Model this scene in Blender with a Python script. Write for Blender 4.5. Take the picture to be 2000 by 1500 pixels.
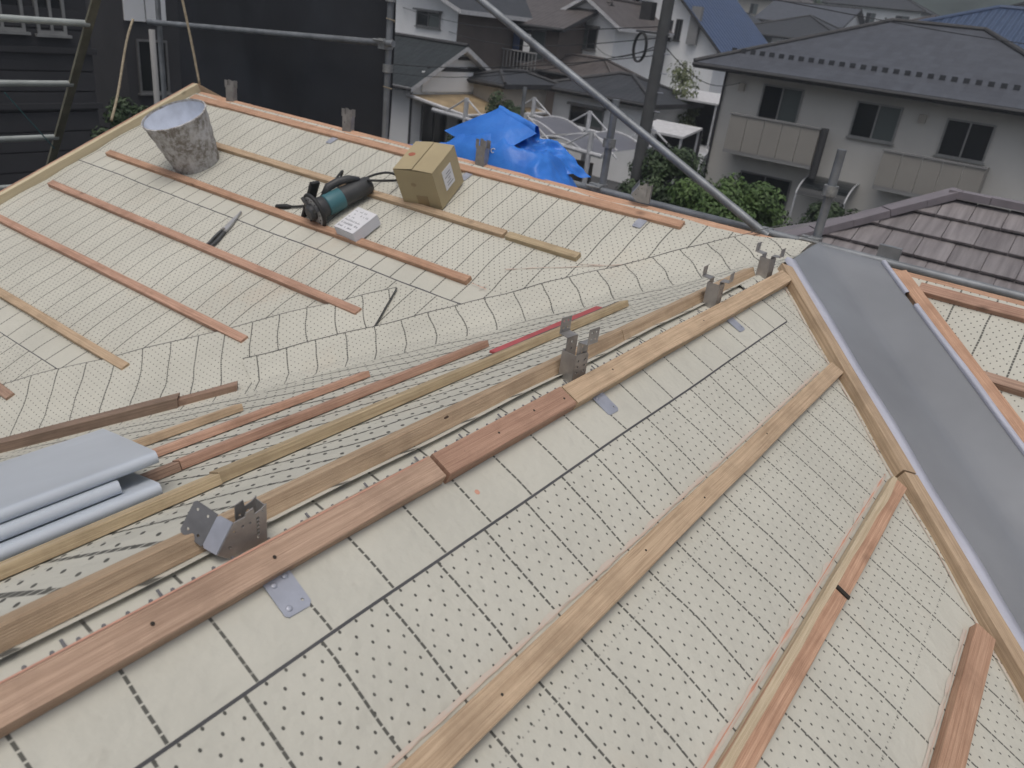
import bpy, math, random
from mathutils import Vector, Matrix, noise, geometry

S = bpy.context.scene
for _o in list(bpy.data.objects):
    bpy.data.objects.remove(_o)
random.seed(7)
CZ = 7.0                                    # eye height above the ground of the lot

# ------------------------------------------------------------------ camera
cd = bpy.data.cameras.new('camera')
cam = bpy.data.objects.new('camera', cd)
S.collection.objects.link(cam)
cd.sensor_width = 36.0
cd.lens = 27.31
cd.clip_start = 0.05
cd.clip_end = 2000
cd.dof.use_dof = True
cd.dof.focus_distance = 1.7
cd.dof.aperture_fstop = 7.5
# columns: camera right, up, back expressed in the world (x along the wing ridge, y along the main ridge)
right = Vector((0.59184573, -0.79777793, 0.11519121))
down = Vector((-0.28348913, -0.3397943, -0.89675735))
fwd = Vector((0.75455453, 0.49808655, -0.42726718))
M3 = Matrix((right, -down, -fwd)).transposed()
cam.matrix_world = Matrix.Translation((0, 0, CZ)) @ M3.to_4x4()
S.camera = cam

# ------------------------------------------------------------------ sky, sun, exposure
SUN_EL, SUN_AZ = math.radians(72), math.radians(248)
wd = bpy.data.worlds.new('World')
S.world = wd
wd.use_nodes = True
wn = wd.node_tree.nodes
wl = wd.node_tree.links
wn.clear()
sky = wn.new('ShaderNodeTexSky')
sky.sky_type = 'NISHITA'
sky.sun_disc = False
sky.sun_elevation = SUN_EL
sky.sun_rotation = SUN_AZ
sky.air_density = 1.0
sky.dust_density = 6.0
sky.ozone_density = 1.0
hsv = wn.new('ShaderNodeHueSaturation')     # cloud cover: the blue is mostly gone
hsv.inputs['Saturation'].default_value = 0.62
bg = wn.new('ShaderNodeBackground')
bg.inputs['Strength'].default_value = 0.10
wo = wn.new('ShaderNodeOutputWorld')
wl.new(sky.outputs[0], hsv.inputs['Color'])
wl.new(hsv.outputs[0], bg.inputs[0])
wl.new(bg.outputs[0], wo.inputs[0])
sd = bpy.data.lights.new('sun', 'SUN')
sd.energy = 0.8
sd.angle = math.radians(30)
sd.color = (1.0, 0.97, 0.92)
sun = bpy.data.objects.new('sun', sd)
S.collection.objects.link(sun)
sdir = Vector((math.sin(SUN_AZ) * math.cos(SUN_EL), math.cos(SUN_AZ) * math.cos(SUN_EL), math.sin(SUN_EL)))
sun.rotation_euler = sdir.to_track_quat('Z', 'Y').to_euler()
sun.location = (0, 0, 40)
vs = S.view_settings
vs.view_transform = 'Standard'
vs.look = 'None'
vs.exposure = 0.05
vs.gamma = 1.0
vs.use_curve_mapping = False


# ------------------------------------------------------------------ mesh helpers
class MB:
    def __init__(self):
        self.v, self.f, self.uv, self.uv2, self.mi = [], [], [], [], []

    def face(self, idx, uv=None, m=0, uv2=None):
        self.f.append(tuple(idx)); self.uv.append(uv); self.mi.append(m); self.uv2.append(uv2)

    def vert(self, p):
        self.v.append(tuple(p)); return len(self.v) - 1

    def poly(self, pts, uv=None, m=0):
        self.face([self.vert(p) for p in pts], uv, m)

    def box(self, c, s, rot=None, m=0):
        c = Vector(c); hx, hy, hz = s[0] / 2, s[1] / 2, s[2] / 2
        b = len(self.v)
        for x, y, z in ((-hx, -hy, -hz), (hx, -hy, -hz), (hx, hy, -hz), (-hx, hy, -hz), (-hx, -hy, hz), (hx, -hy, hz), (hx, hy, hz), (-hx, hy, hz)):
            p = Vector((x, y, z))
            if rot is not None: p = rot @ p
            self.v.append(tuple(c + p))
        for q in ((3, 2, 1, 0), (4, 5, 6, 7), (0, 1, 5, 4), (1, 2, 6, 5), (2, 3, 7, 6), (3, 0, 4, 7)):
            self.face([b + i for i in q], None, m)
        return self

    def box2(self, lo, hi, m=0):
        return self.box([(a + b) / 2 for a, b in zip(lo, hi)], [abs(b - a) for a, b in zip(lo, hi)], None, m)

    def tube(self, pts, r, n=10, closed=False, cap=True, m=0):
        pts = [Vector(p) for p in pts]
        rr = r if isinstance(r, (list, tuple)) else [r] * len(pts)
        N = len(pts); rings = []; up = None
        for i, p in enumerate(pts):
            a = pts[(i - 1) % N] if (closed or i > 0) else p
            b = pts[(i + 1) % N] if (closed or i < N - 1) else p
            t = (b - a).normalized()
            if up is None:
                up = Vector((0, 0, 1)) if abs(t.z) < .9 else Vector((1, 0, 0))
            x = (up - t * up.dot(t)).normalized(); up = x; y = t.cross(x)
            rings.append([self.vert(p + (x * math.cos(2 * math.pi * k / n) + y * math.sin(2 * math.pi * k / n)) * rr[i]) for k in range(n)])
        for i in range(N if closed else N - 1):
            A, B = rings[i], rings[(i + 1) % N]
            for k in range(n):
                self.face((A[k], A[(k + 1) % n], B[(k + 1) % n], B[k]), None, m)
        if cap and not closed:
            self.face(rings[0][::-1], None, m); self.face(rings[-1], None, m)
        return self

    def lathe(self, prof, n=32, frame=None, m=0):
        F = frame or Matrix.Identity(4); rings = []
        for r, z in prof:
            rings.append([self.vert(F @ Vector((r * math.cos(2 * math.pi * k / n), r * math.sin(2 * math.pi * k / n), z))) for k in range(n)])
        for a, b in zip(rings, rings[1:]):
            for k in range(n):
                self.face((a[k], a[(k + 1) % n], b[(k + 1) % n], b[k]), None, m)
        return self

    def grid(self, nu, nv, fn, m=0, uvfn=None):
        """fn(a,b)->(pos,(u,v),(u2,v2))"""
        b0 = len(self.v); U, U2 = [], []
        for j in range(nv + 1):
            for i in range(nu + 1):
                r = fn(i / nu, j / nv)
                self.v.append(tuple(r[0])); U.append(r[1]); U2.append(r[2] if len(r) > 2 else r[1])
        for j in range(nv):
            for i in range(nu):
                q = [j * (nu + 1) + i, j * (nu + 1) + i + 1, (j + 1) * (nu + 1) + i + 1, (j + 1) * (nu + 1) + i]
                self.face([b0 + k for k in q], [U[k] for k in q], m, [U2[k] for k in q])
        return self

    def plate(self, outline, holes, th, frame, n=10, m=0):
        """flat plate with real round holes; frame maps local x,y (plate) z (thickness)"""
        loops = [[Vector((x, y, 0)) for x, y in outline]]
        for hx, hy, hr in holes:
            loops.append([Vector((hx + hr * math.cos(-2 * math.pi * k / n), hy + hr * math.sin(-2 * math.pi * k / n), 0)) for k in range(n)])
        tris = geometry.tessellate_polygon(loops)
        flat = [p for l in loops for p in l]
        b = len(self.v)
        for p in flat: self.v.append(tuple(frame @ Vector((p.x, p.y, th / 2))))
        c = len(self.v)
        for p in flat: self.v.append(tuple(frame @ Vector((p.x, p.y, -th / 2))))
        for t in tris:
            self.face([b + i for i in t], None, m); self.face([c + i for i in t[::-1]], None, m)
        o = 0
        for l in loops:
            L = len(l)
            for k in range(L):
                self.face((b + o + k, b + o + (k + 1) % L, c + o + (k + 1) % L, c + o + k), None, m)
            o += L
        return self

    def build(self, name, mats, parent=None, smooth=False, sharp=None):
        me = bpy.data.meshes.new(name)
        me.from_pydata(self.v, [], self.f)
        if not isinstance(mats, (list, tuple)): mats = [mats]
        for m in mats: me.materials.append(m)
        if any(u is not None for u in self.uv):
            l1 = me.uv_layers.new(name='UVMap'); l2 = me.uv_layers.new(name='UVLine')
            for p in me.polygons:
                u = self.uv[p.index]; w = self.uv2[p.index] or u
                if u is None: continue
                for k, li in enumerate(p.loop_indices):
                    l1.data[li].uv = u[k]; l2.data[li].uv = w[k]
        for p in me.polygons:
            p.material_index = self.mi[p.index]; p.use_smooth = smooth
        me.update()
        if sharp is not None and smooth:
            me.set_sharp_from_angle(angle=math.radians(sharp))
        ob = bpy.data.objects.new(name, me)
        S.collection.objects.link(ob)
        if parent is not None: ob.parent = parent
        return ob


def thing(name, label, cat, loc=(0, 0, 0), group=None):
    """an Empty at the thing's base; parts are built in world coordinates and keep them"""
    o = bpy.data.objects.new(name, None)
    o.empty_display_size = .1
    S.collection.objects.link(o)
    o['label'] = label; o['category'] = cat
    if group: o['group'] = group
    return o


def tag(o, label, cat, group=None):
    o['label'] = label; o['category'] = cat
    if group: o['group'] = group
    return o


def settle(root, base):
    """move the Empty to the thing's base without moving its parts"""
    base = Vector(base); root.location = base
    for c in root.children: c.location = c.location - base


# ------------------------------------------------------------------ materials
def newmat(name):
    m = bpy.data.materials.new(name); m.use_nodes = True
    nt = m.node_tree
    return m, nt, nt.nodes['Principled BSDF']


def mth(nt, op, a, b=None, c=None):
    n = nt.nodes.new('ShaderNodeMath'); n.operation = op
    for i, x in enumerate((a, b, c)):
        if x is None: continue
        if isinstance(x, (int, float)): n.inputs[i].default_value = x
        else: nt.links.new(x, n.inputs[i])
    return n.outputs[0]


def mixc(nt, fac, a, b):
    n = nt.nodes.new('ShaderNodeMix'); n.data_type = 'RGBA'
    for k, x in ((0, fac), (6, a), (7, b)):
        if isinstance(x, (int, float)): n.inputs[k].default_value = x
        elif isinstance(x, tuple): n.inputs[k].default_value = (*x[:3], 1)
        else: nt.links.new(x, n.inputs[k])
    return n.outputs[2]


def noisen(nt, vec, scale, detail=3, rough=.55):
    n = nt.nodes.new('ShaderNodeTexNoise')
    n.inputs['Scale'].default_value = scale; n.inputs['Detail'].default_value = detail; n.inputs['Roughness'].default_value = rough
    if vec is not None: nt.links.new(vec, n.inputs['Vector'])
    return n.outputs['Fac']


def ramp(nt, fac, lo, hi):
    n = nt.nodes.new('ShaderNodeMapRange'); n.inputs[1].default_value = lo; n.inputs[2].default_value = hi
    nt.links.new(fac, n.inputs[0]); return n.outputs[0]


def bump(nt, bsdf, h, strength=.3, dist=.01):
    n = nt.nodes.new('ShaderNodeBump'); n.inputs['Strength'].default_value = strength; n.inputs['Distance'].default_value = dist
    nt.links.new(h, n.inputs['Height']); nt.links.new(n.outputs[0], bsdf.inputs['Normal'])


def plain(name, col, rough=.6, metal=0.0, var=.15, scale=6.0, bmp=0.0, col2=None, bscale=None, spec=.5):
    m, nt, b = newmat(name)
    tc = nt.nodes.new('ShaderNodeTexCoord')
    f = noisen(nt, tc.outputs['Object'], scale, 4)
    f2 = ramp(nt, f, .3, .7)
    dark = tuple(c * (1 - var) for c in col) if col2 is None else col2
    lite = tuple(min(1, c * (1 + var)) for c in col) if col2 is None else col
    nt.links.new(mixc(nt, f2, dark, lite), b.inputs['Base Color'])
    b.inputs['Roughness'].default_value = rough; b.inputs['Metallic'].default_value = metal
    b.inputs['Specular IOR Level'].default_value = spec
    if bmp:
        bump(nt, b, noisen(nt, tc.outputs['Object'], bscale or scale * 6, 4), bmp, .01)
    return m


def underlay(name, blank=0.11, dots=True, base=(.548, .536, .468), big=1.0, lw=1.35, st=1.0):
    """printed roofing underlayment: rows of dots, dashed rules every 107 mm, plain lap margin"""
    m, nt, b = newmat(name)
    uvn = nt.nodes.new('ShaderNodeUVMap'); uvn.uv_map = 'UVMap'
    uvl = nt.nodes.new('ShaderNodeUVMap'); uvl.uv_map = 'UVLine'
    sp = nt.nodes.new('ShaderNodeSeparateXYZ'); nt.links.new(uvn.outputs[0], sp.inputs[0])
    sl = nt.nodes.new('ShaderNodeSeparateXYZ'); nt.links.new(uvl.outputs[0], sl.inputs[0])
    u, v = sp.outputs[0], sp.outputs[1]
    ul, vl = sl.outputs[0], sl.outputs[1]
    p, q, L = .02675, .0340, .107
    def lattice(ou, ov):
        du = mth(nt, 'MULTIPLY', mth(nt, 'SUBTRACT', mth(nt, 'FRACT', mth(nt, 'ADD', mth(nt, 'DIVIDE', u, p), ou)), .5), p)
        dv = mth(nt, 'MULTIPLY', mth(nt, 'SUBTRACT', mth(nt, 'FRACT', mth(nt, 'ADD', mth(nt, 'DIVIDE', v, q), ov)), .5), q * .8)
        if st > 1:      # print smeared along the pull of the sheet
            du, dv = mth(nt, 'MULTIPLY', mth(nt, 'SUBTRACT', du, dv), .7071 / st), mth(nt, 'MULTIPLY', mth(nt, 'ADD', du, dv), .7071)
        return mth(nt, 'SQRT', mth(nt, 'ADD', mth(nt, 'MULTIPLY', du, du), mth(nt, 'MULTIPLY', dv, dv)))
    d = lattice(0, 0)
    if st <= 1: d = mth(nt, 'MINIMUM', d, lattice(.5, .5))
    dot = ramp(nt, d, .0023 * big, .0016 * big)
    tc = nt.nodes.new('ShaderNodeTexCoord')
    obj = tc.outputs['Object']
    fade = ramp(nt, noisen(nt, obj, 9, 2), .25, .5)
    dot = mth(nt, 'MULTIPLY', dot, mth(nt, 'ADD', mth(nt, 'MULTIPLY', fade, .2), .72))
    # dotted rule half way across the roll
    d2u = mth(nt, 'SUBTRACT', mth(nt, 'FRACT', mth(nt, 'DIVIDE', u, .0118)), .5)
    d2v = mth(nt, 'DIVIDE', mth(nt, 'SUBTRACT', mth(nt, 'FRACT', mth(nt, 'ADD', mth(nt, 'DIVIDE', v, .42), .214)), .5), .0118 / .42)
    dd2 = mth(nt, 'SQRT', mth(nt, 'ADD', mth(nt, 'MULTIPLY', d2u, d2u), mth(nt, 'MULTIPLY', d2v, d2v)))
    dot2 = mth(nt, 'MULTIPLY', ramp(nt, dd2, .17, .10), .45)
    dot = mth(nt, 'MAXIMUM', dot, dot2)
    if blank > 0:
        dot = mth(nt, 'MULTIPLY', dot, mth(nt, 'GREATER_THAN', v, blank))
    if not dots:
        dot = mth(nt, 'MULTIPLY', dot, 0.0)
    # dashed rules, a little wandering
    wob = mth(nt, 'MULTIPLY', mth(nt, 'SUBTRACT', noisen(nt, uvl.outputs[0], 7, 1), .5), .010)
    lu = mth(nt, 'ABSOLUTE', mth(nt, 'MULTIPLY', mth(nt, 'SUBTRACT', mth(nt, 'FRACT', mth(nt, 'DIVIDE', mth(nt, 'ADD', ul, wob), L)), .5), L))
    line = ramp(nt, lu, .0019 * lw, .0012 * lw)
    dash = ramp(nt, mth(nt, 'ABSOLUTE', mth(nt, 'SUBTRACT', mth(nt, 'FRACT', mth(nt, 'DIVIDE', vl, .0125)), .5)), .44, .38)
    dash = mth(nt, 'MAXIMUM', dash, mth(nt, 'MULTIPLY', ramp(nt, noisen(nt, uvl.outputs[0], 4, 1), .52, .6), .6))
    line = mth(nt, 'MULTIPLY', mth(nt, 'MULTIPLY', line, dash), .88)
    ink = mth(nt, 'MAXIMUM', dot, line)
    n1 = noisen(nt, obj, 3.0, 4); n2 = noisen(nt, obj, 24, 4, .65)
    colr = mixc(nt, ramp(nt, n1, .35, .7), tuple(c * .93 for c in base), tuple(min(1, c * 1.05) for c in base))
    colr = mixc(nt, mth(nt, 'MULTIPLY', ramp(nt, n2, .62, .8), .25), colr, (.34, .31, .26))
    n4 = noisen(nt, obj, 11, 5, .75)
    colr = mixc(nt, mth(nt, 'MULTIPLY', ramp(nt, n4, .60, .72), .16), colr, (.27, .26, .235))
    # saw dust and chalk rubbed in here and there
    n3 = noisen(nt, obj, 1.7, 5, .7)
    colr = mixc(nt, mth(nt, 'MULTIPLY', ramp(nt, n3, .58, .75), .22), colr, (.56, .40, .27))
    colr = mixc(nt, ink, colr, (.055, .055, .05))
    nt.links.new(colr, b.inputs['Base Color'])
    b.inputs['Roughness'].default_value = .7
    b.inputs['Specular IOR Level'].default_value = .15
    hsum = mth(nt, 'ADD', mth(nt, 'ADD', mth(nt, 'MULTIPLY', noisen(nt, obj, 5, 4, .6), 2.2), noisen(nt, obj, 14, 3)), mth(nt, 'MULTIPLY', noisen(nt, obj, 60, 2), .25))
    bump(nt, b, hsum, .5, .012)
    return m


def wood(name, c1, c2, rough=.7, gs=1.0, dirt=.45):
    m, nt, b = newmat(name)
    uvn = nt.nodes.new('ShaderNodeUVMap'); uvn.uv_map = 'UVMap'
    oi = nt.nodes.new('ShaderNodeObjectInfo')
    mp = nt.nodes.new('ShaderNodeMapping'); nt.links.new(uvn.outputs[0], mp.inputs[0])
    cmb = nt.nodes.new('ShaderNodeCombineXYZ')
    nt.links.new(mth(nt, 'MULTIPLY', oi.outputs['Random'], 50.0), cmb.inputs[0]); nt.links.new(mth(nt, 'MULTIPLY', oi.outputs['Random'], 31.0), cmb.inputs[1])
    nt.links.new(cmb.outputs[0], mp.inputs['Location'])
    mp.inputs['Scale'].default_value = (1.0, 55 * gs, 1)
    mp2 = nt.nodes.new('ShaderNodeMapping'); nt.links.new(uvn.outputs[0], mp2.inputs[0]); nt.links.new(cmb.outputs[0], mp2.inputs['Location'])
    g = noisen(nt, mp.outputs[0], 3.0, 5, .6)
    g2 = noisen(nt, mp.outputs[0], 11.0, 3, .6)
    f = ramp(nt, mth(nt, 'ADD', mth(nt, 'MULTIPLY', g, .55), mth(nt, 'MULTIPLY', g2, .45)), .36, .64)
    col = mixc(nt, f, c2, c1)
    lw = noisen(nt, mp2.outputs[0], 9, 5, .65)
    col = mixc(nt, mth(nt, 'MULTIPLY', ramp(nt, lw, .46, .72), dirt), col, tuple(c * .62 for c in c2))
    # knots
    vor = nt.nodes.new('ShaderNodeTexVoronoi'); vor.inputs['Scale'].default_value = 1.0
    mp3 = nt.nodes.new('ShaderNodeMapping'); nt.links.new(uvn.outputs[0], mp3.inputs[0]); nt.links.new(cmb.outputs[0], mp3.inputs['Location'])
    mp3.inputs['Scale'].default_value = (4.5, 7, 1); nt.links.new(mp3.outputs[0], vor.inputs['Vector'])
    col = mixc(nt, mth(nt, 'MULTIPLY', ramp(nt, vor.outputs['Distance'], .12, .02), .6), col, tuple(c * .28 for c in c2))
    hs = nt.nodes.new('ShaderNodeHueSaturation'); nt.links.new(col, hs.inputs['Color'])
    nt.links.new(mth(nt, 'ADD', mth(nt, 'MULTIPLY', oi.outputs['Random'], .25), .88), hs.inputs['Value'])
    nt.links.new(hs.outputs[0], b.inputs['Base Color'])
    b.inputs['Roughness'].default_value = rough; b.inputs['Specular IOR Level'].default_value = .3
    bump(nt, b, g2, .45, .003)
    return m


def tiled(name, c1, c2, pu, pv, rough=.6, depth=.03, rib=False, roll=.5):
    """far roof covering from UV metres: courses and joints as relief and slight tone changes"""
    m, nt, b = newmat(name)
    uvn = nt.nodes.new('ShaderNodeUVMap'); uvn.uv_map = 'UVMap'
    sp = nt.nodes.new('ShaderNodeSeparateXYZ'); nt.links.new(uvn.outputs[0], sp.inputs[0])
    fu = mth(nt, 'FRACT', mth(nt, 'DIVIDE', sp.outputs[0], pu)); fv = mth(nt, 'FRACT', mth(nt, 'DIVIDE', sp.outputs[1], pv))
    w = mth(nt, 'SINE', mth(nt, 'MULTIPLY', fu, 6.2832))
    h = mth(nt, 'ADD', mth(nt, 'MULTIPLY', w, roll), mth(nt, 'MULTIPLY', fv, 0.0 if rib else -1.0))
    tc = nt.nodes.new('ShaderNodeTexCoord')
    n1 = noisen(nt, tc.outputs['Object'], 3, 4)
    wn_ = nt.nodes.new('ShaderNodeTexWhiteNoise'); wn_.noise_dimensions = '2D'
    cb = nt.nodes.new('ShaderNodeCombineXYZ')
    nt.links.new(mth(nt, 'FLOOR', mth(nt, 'DIVIDE', sp.outputs[0], pu)), cb.inputs[0]); nt.links.new(mth(nt, 'FLOOR', mth(nt, 'DIVIDE', sp.outputs[1], pv)), cb.inputs[1])
    nt.links.new(cb.outputs[0], wn_.inputs['Vector'])
    f = mth(nt, 'ADD', mth(nt, 'MULTIPLY', n1, .6), mth(nt, 'MULTIPLY', wn_.outputs['Value'], .0 if rib else .4))
    nt.links.new(mixc(nt, ramp(nt, f, .25, .75), c2, c1), b.inputs['Base Color'])
    b.inputs['Roughness'].default_value = rough
    bump(nt, b, h, 1.0, depth)
    return m


def glassy(name, col, rough=.12):
    m, nt, b = newmat(name)
    b.inputs['Base Color'].default_value = (*col, 1); b.inputs['Roughness'].default_value = rough
    b.inputs['Specular IOR Level'].default_value = .5
    return m


MAT = {}
MAT['under'] = underlay('underlayment', big=1.0)
MAT['under_full'] = underlay('underlayment_full', blank=0, big=1.0)
MAT['under_big'] = underlay('underlayment_far_wing', blank=0, big=1.25, lw=4.4, st=2.1)
MAT['under_b'] = underlay('underlayment_main_slope', big=1.15, lw=1.8)
MAT['under_v'] = underlay('underlayment_valley', blank=0, big=1.1, lw=1.5)
MAT['under_cap'] = underlay('underlayment_plain', dots=False)
MAT['under_edge'] = plain('underlayment_cut_edge', (.14, .14, .15), .8)
MAT['edge_dark'] = plain('sheet_edge_dark', (.06, .06, .06), .8)
MAT['wood_red'] = wood('wood_red', (0.6, 0.385, 0.285), (0.33, 0.185, 0.125))
MAT['wood_orange'] = wood('wood_orange', (0.62, 0.4, 0.275), (0.36, 0.2, 0.125))
MAT['wood_brown'] = wood('wood_brown', (0.46, 0.315, 0.235), (0.235, 0.15, 0.108), dirt=.4)
MAT['wood_tan'] = wood('wood_tan', (0.63, 0.475, 0.325), (0.37, 0.26, 0.165))
MAT['wood_pale'] = wood('wood_pale', (0.7, 0.59, 0.42), (0.47, 0.365, 0.235), dirt=.1)
MAT['wood_green'] = wood('wood_greenish', (0.58, 0.465, 0.3), (0.36, 0.27, 0.165))
MAT['wood_dark'] = wood('wood_dark', (0.28, 0.2, 0.15), (0.15, 0.105, 0.08), dirt=.4)
MAT['wood_board'] = wood('wood_board', (.53, .375, .275), (.31, .205, .142), dirt=.45)
MAT['wood_board2'] = wood('wood_board2', (.55, .35, .25), (.33, .19, .13), dirt=.45)
MAT['wood_barge'] = wood('wood_barge', (.70, .61, .43), (.58, .485, .32), dirt=.12)
MAT['deck'] = plain('roof_deck_board', (.30, .24, .17), .8)
MAT['chalk'] = plain('chalk_red', (.56, .30, .22), .9, var=.15, scale=40)
MAT['chalk_pale'] = plain('chalk_pale', (.55, .44, .37), .9, var=.08, scale=40)
MAT['valley'] = plain('valley_steel', (.215, .225, .24), .36, .0, .12, 3.0, .10, bscale=5, spec=.6)
MAT['valley_back'] = plain('valley_steel_pale', (.45, .46, .53), .5, 0, .08, 8)
MAT['sheetmetal'] = plain('coated_steel_pale', (.50, .545, .60), .42, 0, .07, 5, .08, bscale=9)
MAT['zinc'] = plain('galvanised_plate', (.40, .42, .48), .45, .35, .12, 30)
MAT['steel'] = plain('stainless_bracket', (.36, .345, .33), .4, .55, .22, 25, .05)
MAT['steel_dark'] = plain('stainless_shaded', (.22, .215, .215), .35, .7, .2, 25)  # darker copy of the bracket steel, shade of the bent wing painted in
MAT['pipe'] = plain('scaffold_pipe', (.21, .225, .24), .5, .35, .25, 9, .1, bscale=40)
MAT['clamp'] = plain('clamp_steel', (.30, .31, .31), .5, .5, .3, 30)
MAT['mesh'] = plain('black_mesh_sheet', (.019, .022, .028), .75, 0, .35, 1.2, .25, bscale=6)
MAT['alu'] = plain('aluminium', (.36, .38, .36), .45, .35, .2, 8)
MAT['alu_rung'] = plain('aluminium_rung', (.42, .45, .43), .45, .35, .2, 8)
MAT['rail'] = plain('weathered_rail', (.17, .165, .125), .7, .1, .3, 7)
MAT['rope'] = plain('tan_rope', (.33, .28, .20), .9, 0, .25, 60)
MAT['cord_teal'] = plain('teal_cord', (.10, .22, .23), .8)
MAT['cardboard'] = plain('cardboard', (.40, .33, .20), .85, 0, .08, 5, .1)
MAT['tape'] = plain('carton_tape', (.27, .20, .11), .5, 0, .1, 8)
MAT['paper'] = plain('white_paper', (.66, .66, .68), .7, 0, .04, 12)
MAT['ink'] = plain('grey_print', (.30, .305, .32), .8)
MAT['stamp'] = plain('red_stamp', (.40, .13, .08), .8)
MAT['whitebox'] = plain('white_carton', (.60, .61, .66), .6, 0, .04, 8)
MAT['pail_in'] = plain('pail_inside', (.58, .62, .70), .6, 0, .14, 14)
MAT['snip'] = plain('snip_grip', (.075, .078, .08), .6, 0, .3, 40)
MAT['teal'] = plain('teal_housing', (.055, .155, .18), .45, 0, .1, 10)
MAT['black'] = plain('black_rubber', (.025, .026, .027), .6, 0, .2, 20)
MAT['darkplastic'] = plain('dark_plastic', (.045, .047, .05), .5, 0, .2, 20)
MAT['disc'] = plain('silver_disc', (.42, .42, .43), .4, .3, .2, 25)
MAT['red_paint'] = plain('red_paint', (.42, .085, .085), .5, 0, .12, 20)
MAT['knot'] = plain('knot_brown', (.07, .042, .028), .8, 0, .4, 90)
MAT['ink_black'] = plain('knot_black', (.03, .025, .02), .9)


def pail_mat():
    m, nt, b = newmat('mortar_stained_pail')
    tc = nt.nodes.new('ShaderNodeTexCoord')
    mp = nt.nodes.new('ShaderNodeMapping'); mp.inputs['Scale'].default_value = (1, 1, .35)
    nt.links.new(tc.outputs['Object'], mp.inputs[0])
    f = ramp(nt, noisen(nt, mp.outputs[0], 16, 5, .65), .42, .6)
    f2 = ramp(nt, noisen(nt, tc.outputs['Object'], 40, 4, .7), .45, .6)
    c = mixc(nt, f, (.21, .19, .165), (.47, .46, .45))
    c = mixc(nt, mth(nt, 'MULTIPLY', f2, .6), c, (.58, .58, .60))
    nt.links.new(c, b.inputs['Base Color']); b.inputs['Roughness'].default_value = .85
    bump(nt, b, f, .5, .004)
    return m


def tarp_mat():
    m, nt, b = newmat('blue_tarpaulin')
    tc = nt.nodes.new('ShaderNodeTexCoord')
    f = noisen(nt, tc.outputs['Object'], 7, 4)
    nt.links.new(mixc(nt, ramp(nt, f, .3, .7), (.022, .15, .56), (.04, .22, .72)), b.inputs['Base Color'])
    b.inputs['Roughness'].default_value = .42
    bump(nt, b, noisen(nt, tc.outputs['Object'], 22, 4), .35, .01)
    return m


def tile_mat():
    m, nt, b = newmat('purple_tile')
    tc = nt.nodes.new('ShaderNodeTexCoord'); oi = nt.nodes.new('ShaderNodeObjectInfo')
    mp = nt.nodes.new('ShaderNodeMapping'); mp.inputs['Scale'].default_value = (.5, 5, .5); nt.links.new(tc.outputs['Object'], mp.inputs[0])
    f = noisen(nt, mp.outputs[0], 3.5, 3)
    c = mixc(nt, ramp(nt, f, .35, .65), (.165, .150, .153), (.25, .231, .233))
    hs = nt.nodes.new('ShaderNodeHueSaturation'); nt.links.new(c, hs.inputs['Color'])
    nt.links.new(mth(nt, 'ADD', mth(nt, 'MULTIPLY', oi.outputs['Random'], .3), .85), hs.inputs['Value'])
    nt.links.new(hs.outputs[0], b.inputs['Base Color']); b.inputs['Roughness'].default_value = .45
    bump(nt, b, noisen(nt, tc.outputs['Object'], 40, 3), .15, .01)
    return m


MAT['pail'] = pail_mat()
MAT['tarp'] = tarp_mat()
# neighbourhood
MAT['asphalt'] = plain('asphalt', (.06, .062, .066), .9, 0, .25, .6, .2, bscale=20)
MAT['hill'] = plain('hill_woods', (.04, .055, .05), 1, 0, .5, .06, 0)
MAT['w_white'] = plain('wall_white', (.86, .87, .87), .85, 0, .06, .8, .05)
MAT['w_cream'] = plain('wall_cream', (.66, .645, .605), .85, 0, .05, .7, .06)
MAT['w_beige'] = plain('wall_beige', (.46, .43, .38), .85, 0, .06, .9, .06)
MAT['w_taupe'] = plain('balcony_taupe', (.30, .285, .26), .85, 0, .05, .9)
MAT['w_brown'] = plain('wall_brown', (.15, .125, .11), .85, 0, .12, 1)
MAT['w_dark'] = plain('wall_dark', (.052, .052, .056), .8, 0, .12, .8)
MAT['w_grey'] = plain('wall_grey', (.25, .25, .25), .85, 0, .08, .8)
MAT['trim'] = plain('dark_trim', (.05, .05, .052), .6)
MAT['guard'] = plain('guard_grey', (.04, .043, .05), .6)
MAT['trim_white'] = plain('white_trim', (.55, .55, .56), .6)
MAT['frame'] = plain('window_frame', (.20, .20, .20), .5, .3)
MAT['frame_light'] = plain('window_frame_light', (.34, .34, .33), .5, .3)
MAT['glass'] = glassy('dark_glass', (.020, .023, .025))
MAT['glass_cur'] = glassy('curtained_glass', (.12, .14, .135), .25)
MAT['r_grey'] = tiled('roof_grey', (.075, .083, .10), (.055, .06, .073), .28, .30, roll=.08)
MAT['r_dark'] = tiled('roof_dark', (.04, .042, .048), (.026, .03, .034), .3, .3, roll=.15)
MAT['r_green'] = tiled('roof_dark_green', (.018, .025, .026), (.010, .014, .015), .3, .3, roll=.15)
MAT['r_brown'] = tiled('roof_brown', (.10, .088, .084), (.07, .06, .058), .3, .3, roll=.2)
MAT['r_blue'] = tiled('roof_blue', (.045, .075, .16), (.035, .06, .125), .5, .6, .4)
MAT['r_bluerib'] = tiled('roof_blue_ribbed', (.085, .125, .21), (.05, .08, .15), .40, .6, .4, .14, True)
MAT['r_tan'] = plain('tan_canopy', (.32, .24, .14), .7, 0, .3, 1.6)
MAT['poly'] = plain('polycarbonate', (.15, .15, .17), .35, 0, .1, 1.2)
MAT['white_steel'] = plain('white_steel', (.50, .51, .53), .5)
MAT['tilepurple'] = tile_mat()
MAT['tilecap'] = plain('purple_cap', (.20, .18, .195), .5, 0, .15, 4, .1)
MAT['leaf'] = None
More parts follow.
